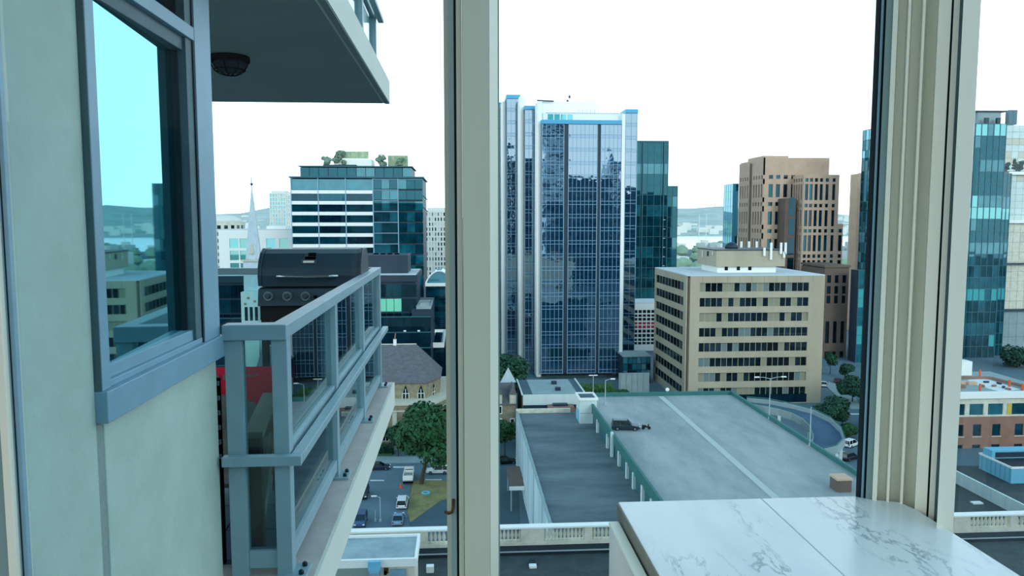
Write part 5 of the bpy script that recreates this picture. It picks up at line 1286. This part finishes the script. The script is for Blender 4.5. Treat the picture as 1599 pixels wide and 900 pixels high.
def hedge(label, x0, x1, y0, y1, h, m=M['grass'], n=900):
    rng = random.Random(int(x0*7)); th = thing('hedge', label, 'hedge', ((x0+x1)/2, (y0+y1)/2, 0))
    box('hedge_core', m, (x0+.4, x1-.4, y0+.4, y1-.4, 0, h-.3), th)
    mb = MB()
    for _ in range(n):
        p = Vector((rng.uniform(x0, x1), rng.choice([y0, y0, rng.uniform(y0, y1)]), 0)); p.z = h if p.y > y0 else rng.uniform(.1, h)
        a = Vector((rng.uniform(-1,1), rng.uniform(-1,.2), rng.uniform(0,1))).normalized(); t = a.orthogonal().normalized(); b = a.cross(t); s = rng.uniform(.25, .5)
        mb.poly([p-t*s, p+b*s*.6, p+t*s, p-b*s*.6], [(0,1,2,3)])
    build('foliage', mb, m, th, kind='stuff')
hedge('clipped green hedge behind the lamps below the blue tower', xa(902, 205), xa(961, 205), 203, 208, 4.5)
hedge('small green shrub row at the right end of the hedge', xa(964, 204), xa(985, 204), 202, 206, 3.0, M['leaf'])
hedge('green hedge along the church front beside the balcony slab', xa(560, 162.5), xa(610, 162.5), 161.5, 163.8, 1.6, M['leaf_dark'])
# roof-garden trees on the striped building, terrace plants at the right
for i, (px, py, Y, h) in enumerate(((512, 256, Ys+8, 3.6), (597, 261, Ys+8, 4.6), (532, 262, Ys+9, 5.6), (625, 262, Ys+8.5, 3.2))):
    tree(['small rooftop conifer at the left end of the striped building roof', 'rooftop tree in the middle of the striped building roof', 'tall rooftop tree in front of the roof screen', 'round shrub before the right roof screen of the striped building'][i],
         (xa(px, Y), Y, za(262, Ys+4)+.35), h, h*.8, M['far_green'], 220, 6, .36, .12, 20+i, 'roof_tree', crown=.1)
for i, (px, py, h, l) in enumerate(((1567, 264, 3.4, 'round terrace shrub left of three on the pale stone building'), (1579, 264, 5.2, 'tall terrace cypress on the pale stone building'), (1588, 264, 4.2, 'bushy terrace plant right of the cypress on the pale stone building'))):
    tree(l, (xa(px, 272+1.5), 273.5, za(265, 272)), h, h*.75 if i != 1 else 1.6, M['leaf_dark'], 120, 5, .35, .1, 30+i, 'terrace_plant', crown=.1)

# ------------------------------------------------------------------ far shore: houses and trees too small to pick apart, two moored ships
rng = random.Random(5); hs = MB(); hg_ = MB()
for _ in range(900):
    x = rng.uniform(-1500, 1500); y = rng.uniform(480, 1240); 
    if abs(x) < 0: continue
    s = rng.uniform(5, 12); h = rng.choice([5, 7, 9, 12, 16]) if y > 600 else rng.choice([6, 8, 10])
    (hs if rng.random() < .6 else hg_).box(x-s, x+s, y-s*.6, y+s*.6, 0, h)
prop(build('distant_houses', hs, M['far_white']), 'scatter of pale far houses near the inlet', 'houses', kind='stuff')
prop(build('distant_houses', hg_, M['far_grey']), 'scatter of grey far houses near the inlet', 'houses', kind='stuff')
tm = MB()
for _ in range(1100):
    x = rng.uniform(-1500, 1500); y = rng.uniform(450, 1245); r = rng.uniform(5, 11)
    tm.lathe([(r*.5,0),(r,r*.5),(r*.8,r*1.0),(r*.2,r*1.35)], (x, y, 0), 6)
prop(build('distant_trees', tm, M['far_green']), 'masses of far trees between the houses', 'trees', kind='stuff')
hs = MB()
for _ in range(900):
    x = rng.uniform(-2600, 2600); y = rng.uniform(2250, 2900); s = rng.uniform(8, 22); z = max(0, (y-2200)/320*20)
    hs.box(x-s, x+s, y-s*.5, y+s*.5, z-10, z+rng.uniform(8, 22))
prop(build('shore_buildings', hs, M['far_white']), 'pale buildings scattered over the far wooded shore', 'buildings', kind='stuff')
for i, (px, l) in enumerate(((1092, 'moored vessel with tall white mast nearer the green tower'), (1103, 'moored vessel with tall white mast nearer the brown tower'))):
    Y = 1350 + 60*i; x = xa(px, Y); th = thing('moored_vessel', l, 'boat', (x, Y, -.5))
    build('hull', MB().extr([(x-9, 2), (x+10, 2.6), (x+7, -.5), (x-8, -.5)], 'y', Y-3, Y+3), M['navy'], th, fix=True)
    box('deckhouse', M['white'], (x-4, x+2, Y-2, Y+2, 2, 4.5), th); build('mast', MB().tube([(x, Y, 2), (x, Y, za(334, Y))], .7, 6, .4), M['far_white'], th)

# ------------------------------------------------------------------ towers behind the viewer, seen as reflections in the glass facades
for i, (x0, x1, y, h, m, l) in enumerate(((-150, -20, -110, 62, 'navy', 'broad dark block behind the viewer at far left'), (-10, 40, -122, 112, 'navy', 'tall slab behind the viewer reflected in the left bay of the blue tower'),
        (42, 61, -118, 96, 'navy', 'middle-height slab behind the viewer between the two tallest'), (64, 81, -120, 132, 'g_blue2', 'tallest blue tower behind the viewer reflected in the blue tower'),
        (84, 112, -115, 79, 'navy', 'dark block behind the viewer right of the tallest tower'), (114, 123, -120, 90, 'g_blue', 'pointed glass tower behind the viewer'), (126, 215, -110, 75, 'navy', 'wide dark block behind the viewer at far right'))):
    th = thing('city_block', l, 'building', ((x0+x1)/2, y-15, 0)); core(th, x0, x1, y-30, y, 0, h, M[m])
    for k in range(int(h/8)): box('window_band', M['g_dark'], (x0+2, x1-2, y, y+.2, 4+8*k, 7.5+8*k), th)
    if i != 5: box('roof', M['lot'], (x0-.5, x1+.5, y-30.5, y+.5, h, h+.8), th)
    else: build('pointed_roof', MB().poly([(x0, y, h), (x1, y, h), (x1, y-30, h), (x0, y-30, h), ((x0+x1)/2, y-8, h+18)], [(0,1,4),(1,2,4),(2,3,4),(3,0,4),(0,3,2,1)]), M['g_blue2'], th, fix=True)
# ------------------------------------------------------------------ groups of repeats
GROUPS = {'car': 'cars on the streets and decks', 'street_lamp': 'lamp posts', 'street_tree': 'street trees', 'roof_tree': 'roof garden trees on the striped building',
          'terrace_plant': 'terrace plants on the pale stone building', 'glass_tower': 'glass towers', 'apartment_tower': 'far pale towers', 'hedge': 'hedges',
          'moored_vessel': 'moored vessels on the inlet', 'city_block': 'towers behind the viewer', 'brown_building': 'brown masonry buildings', 'gridded_building': 'red gridded buildings', 'balcony_railing': 'balcony railings'}
for o in list(C.objects):
    if o.parent is None and o.get('label') and o.name.split('.')[0] in GROUPS: o['group'] = GROUPS[o.name.split('.')[0]]
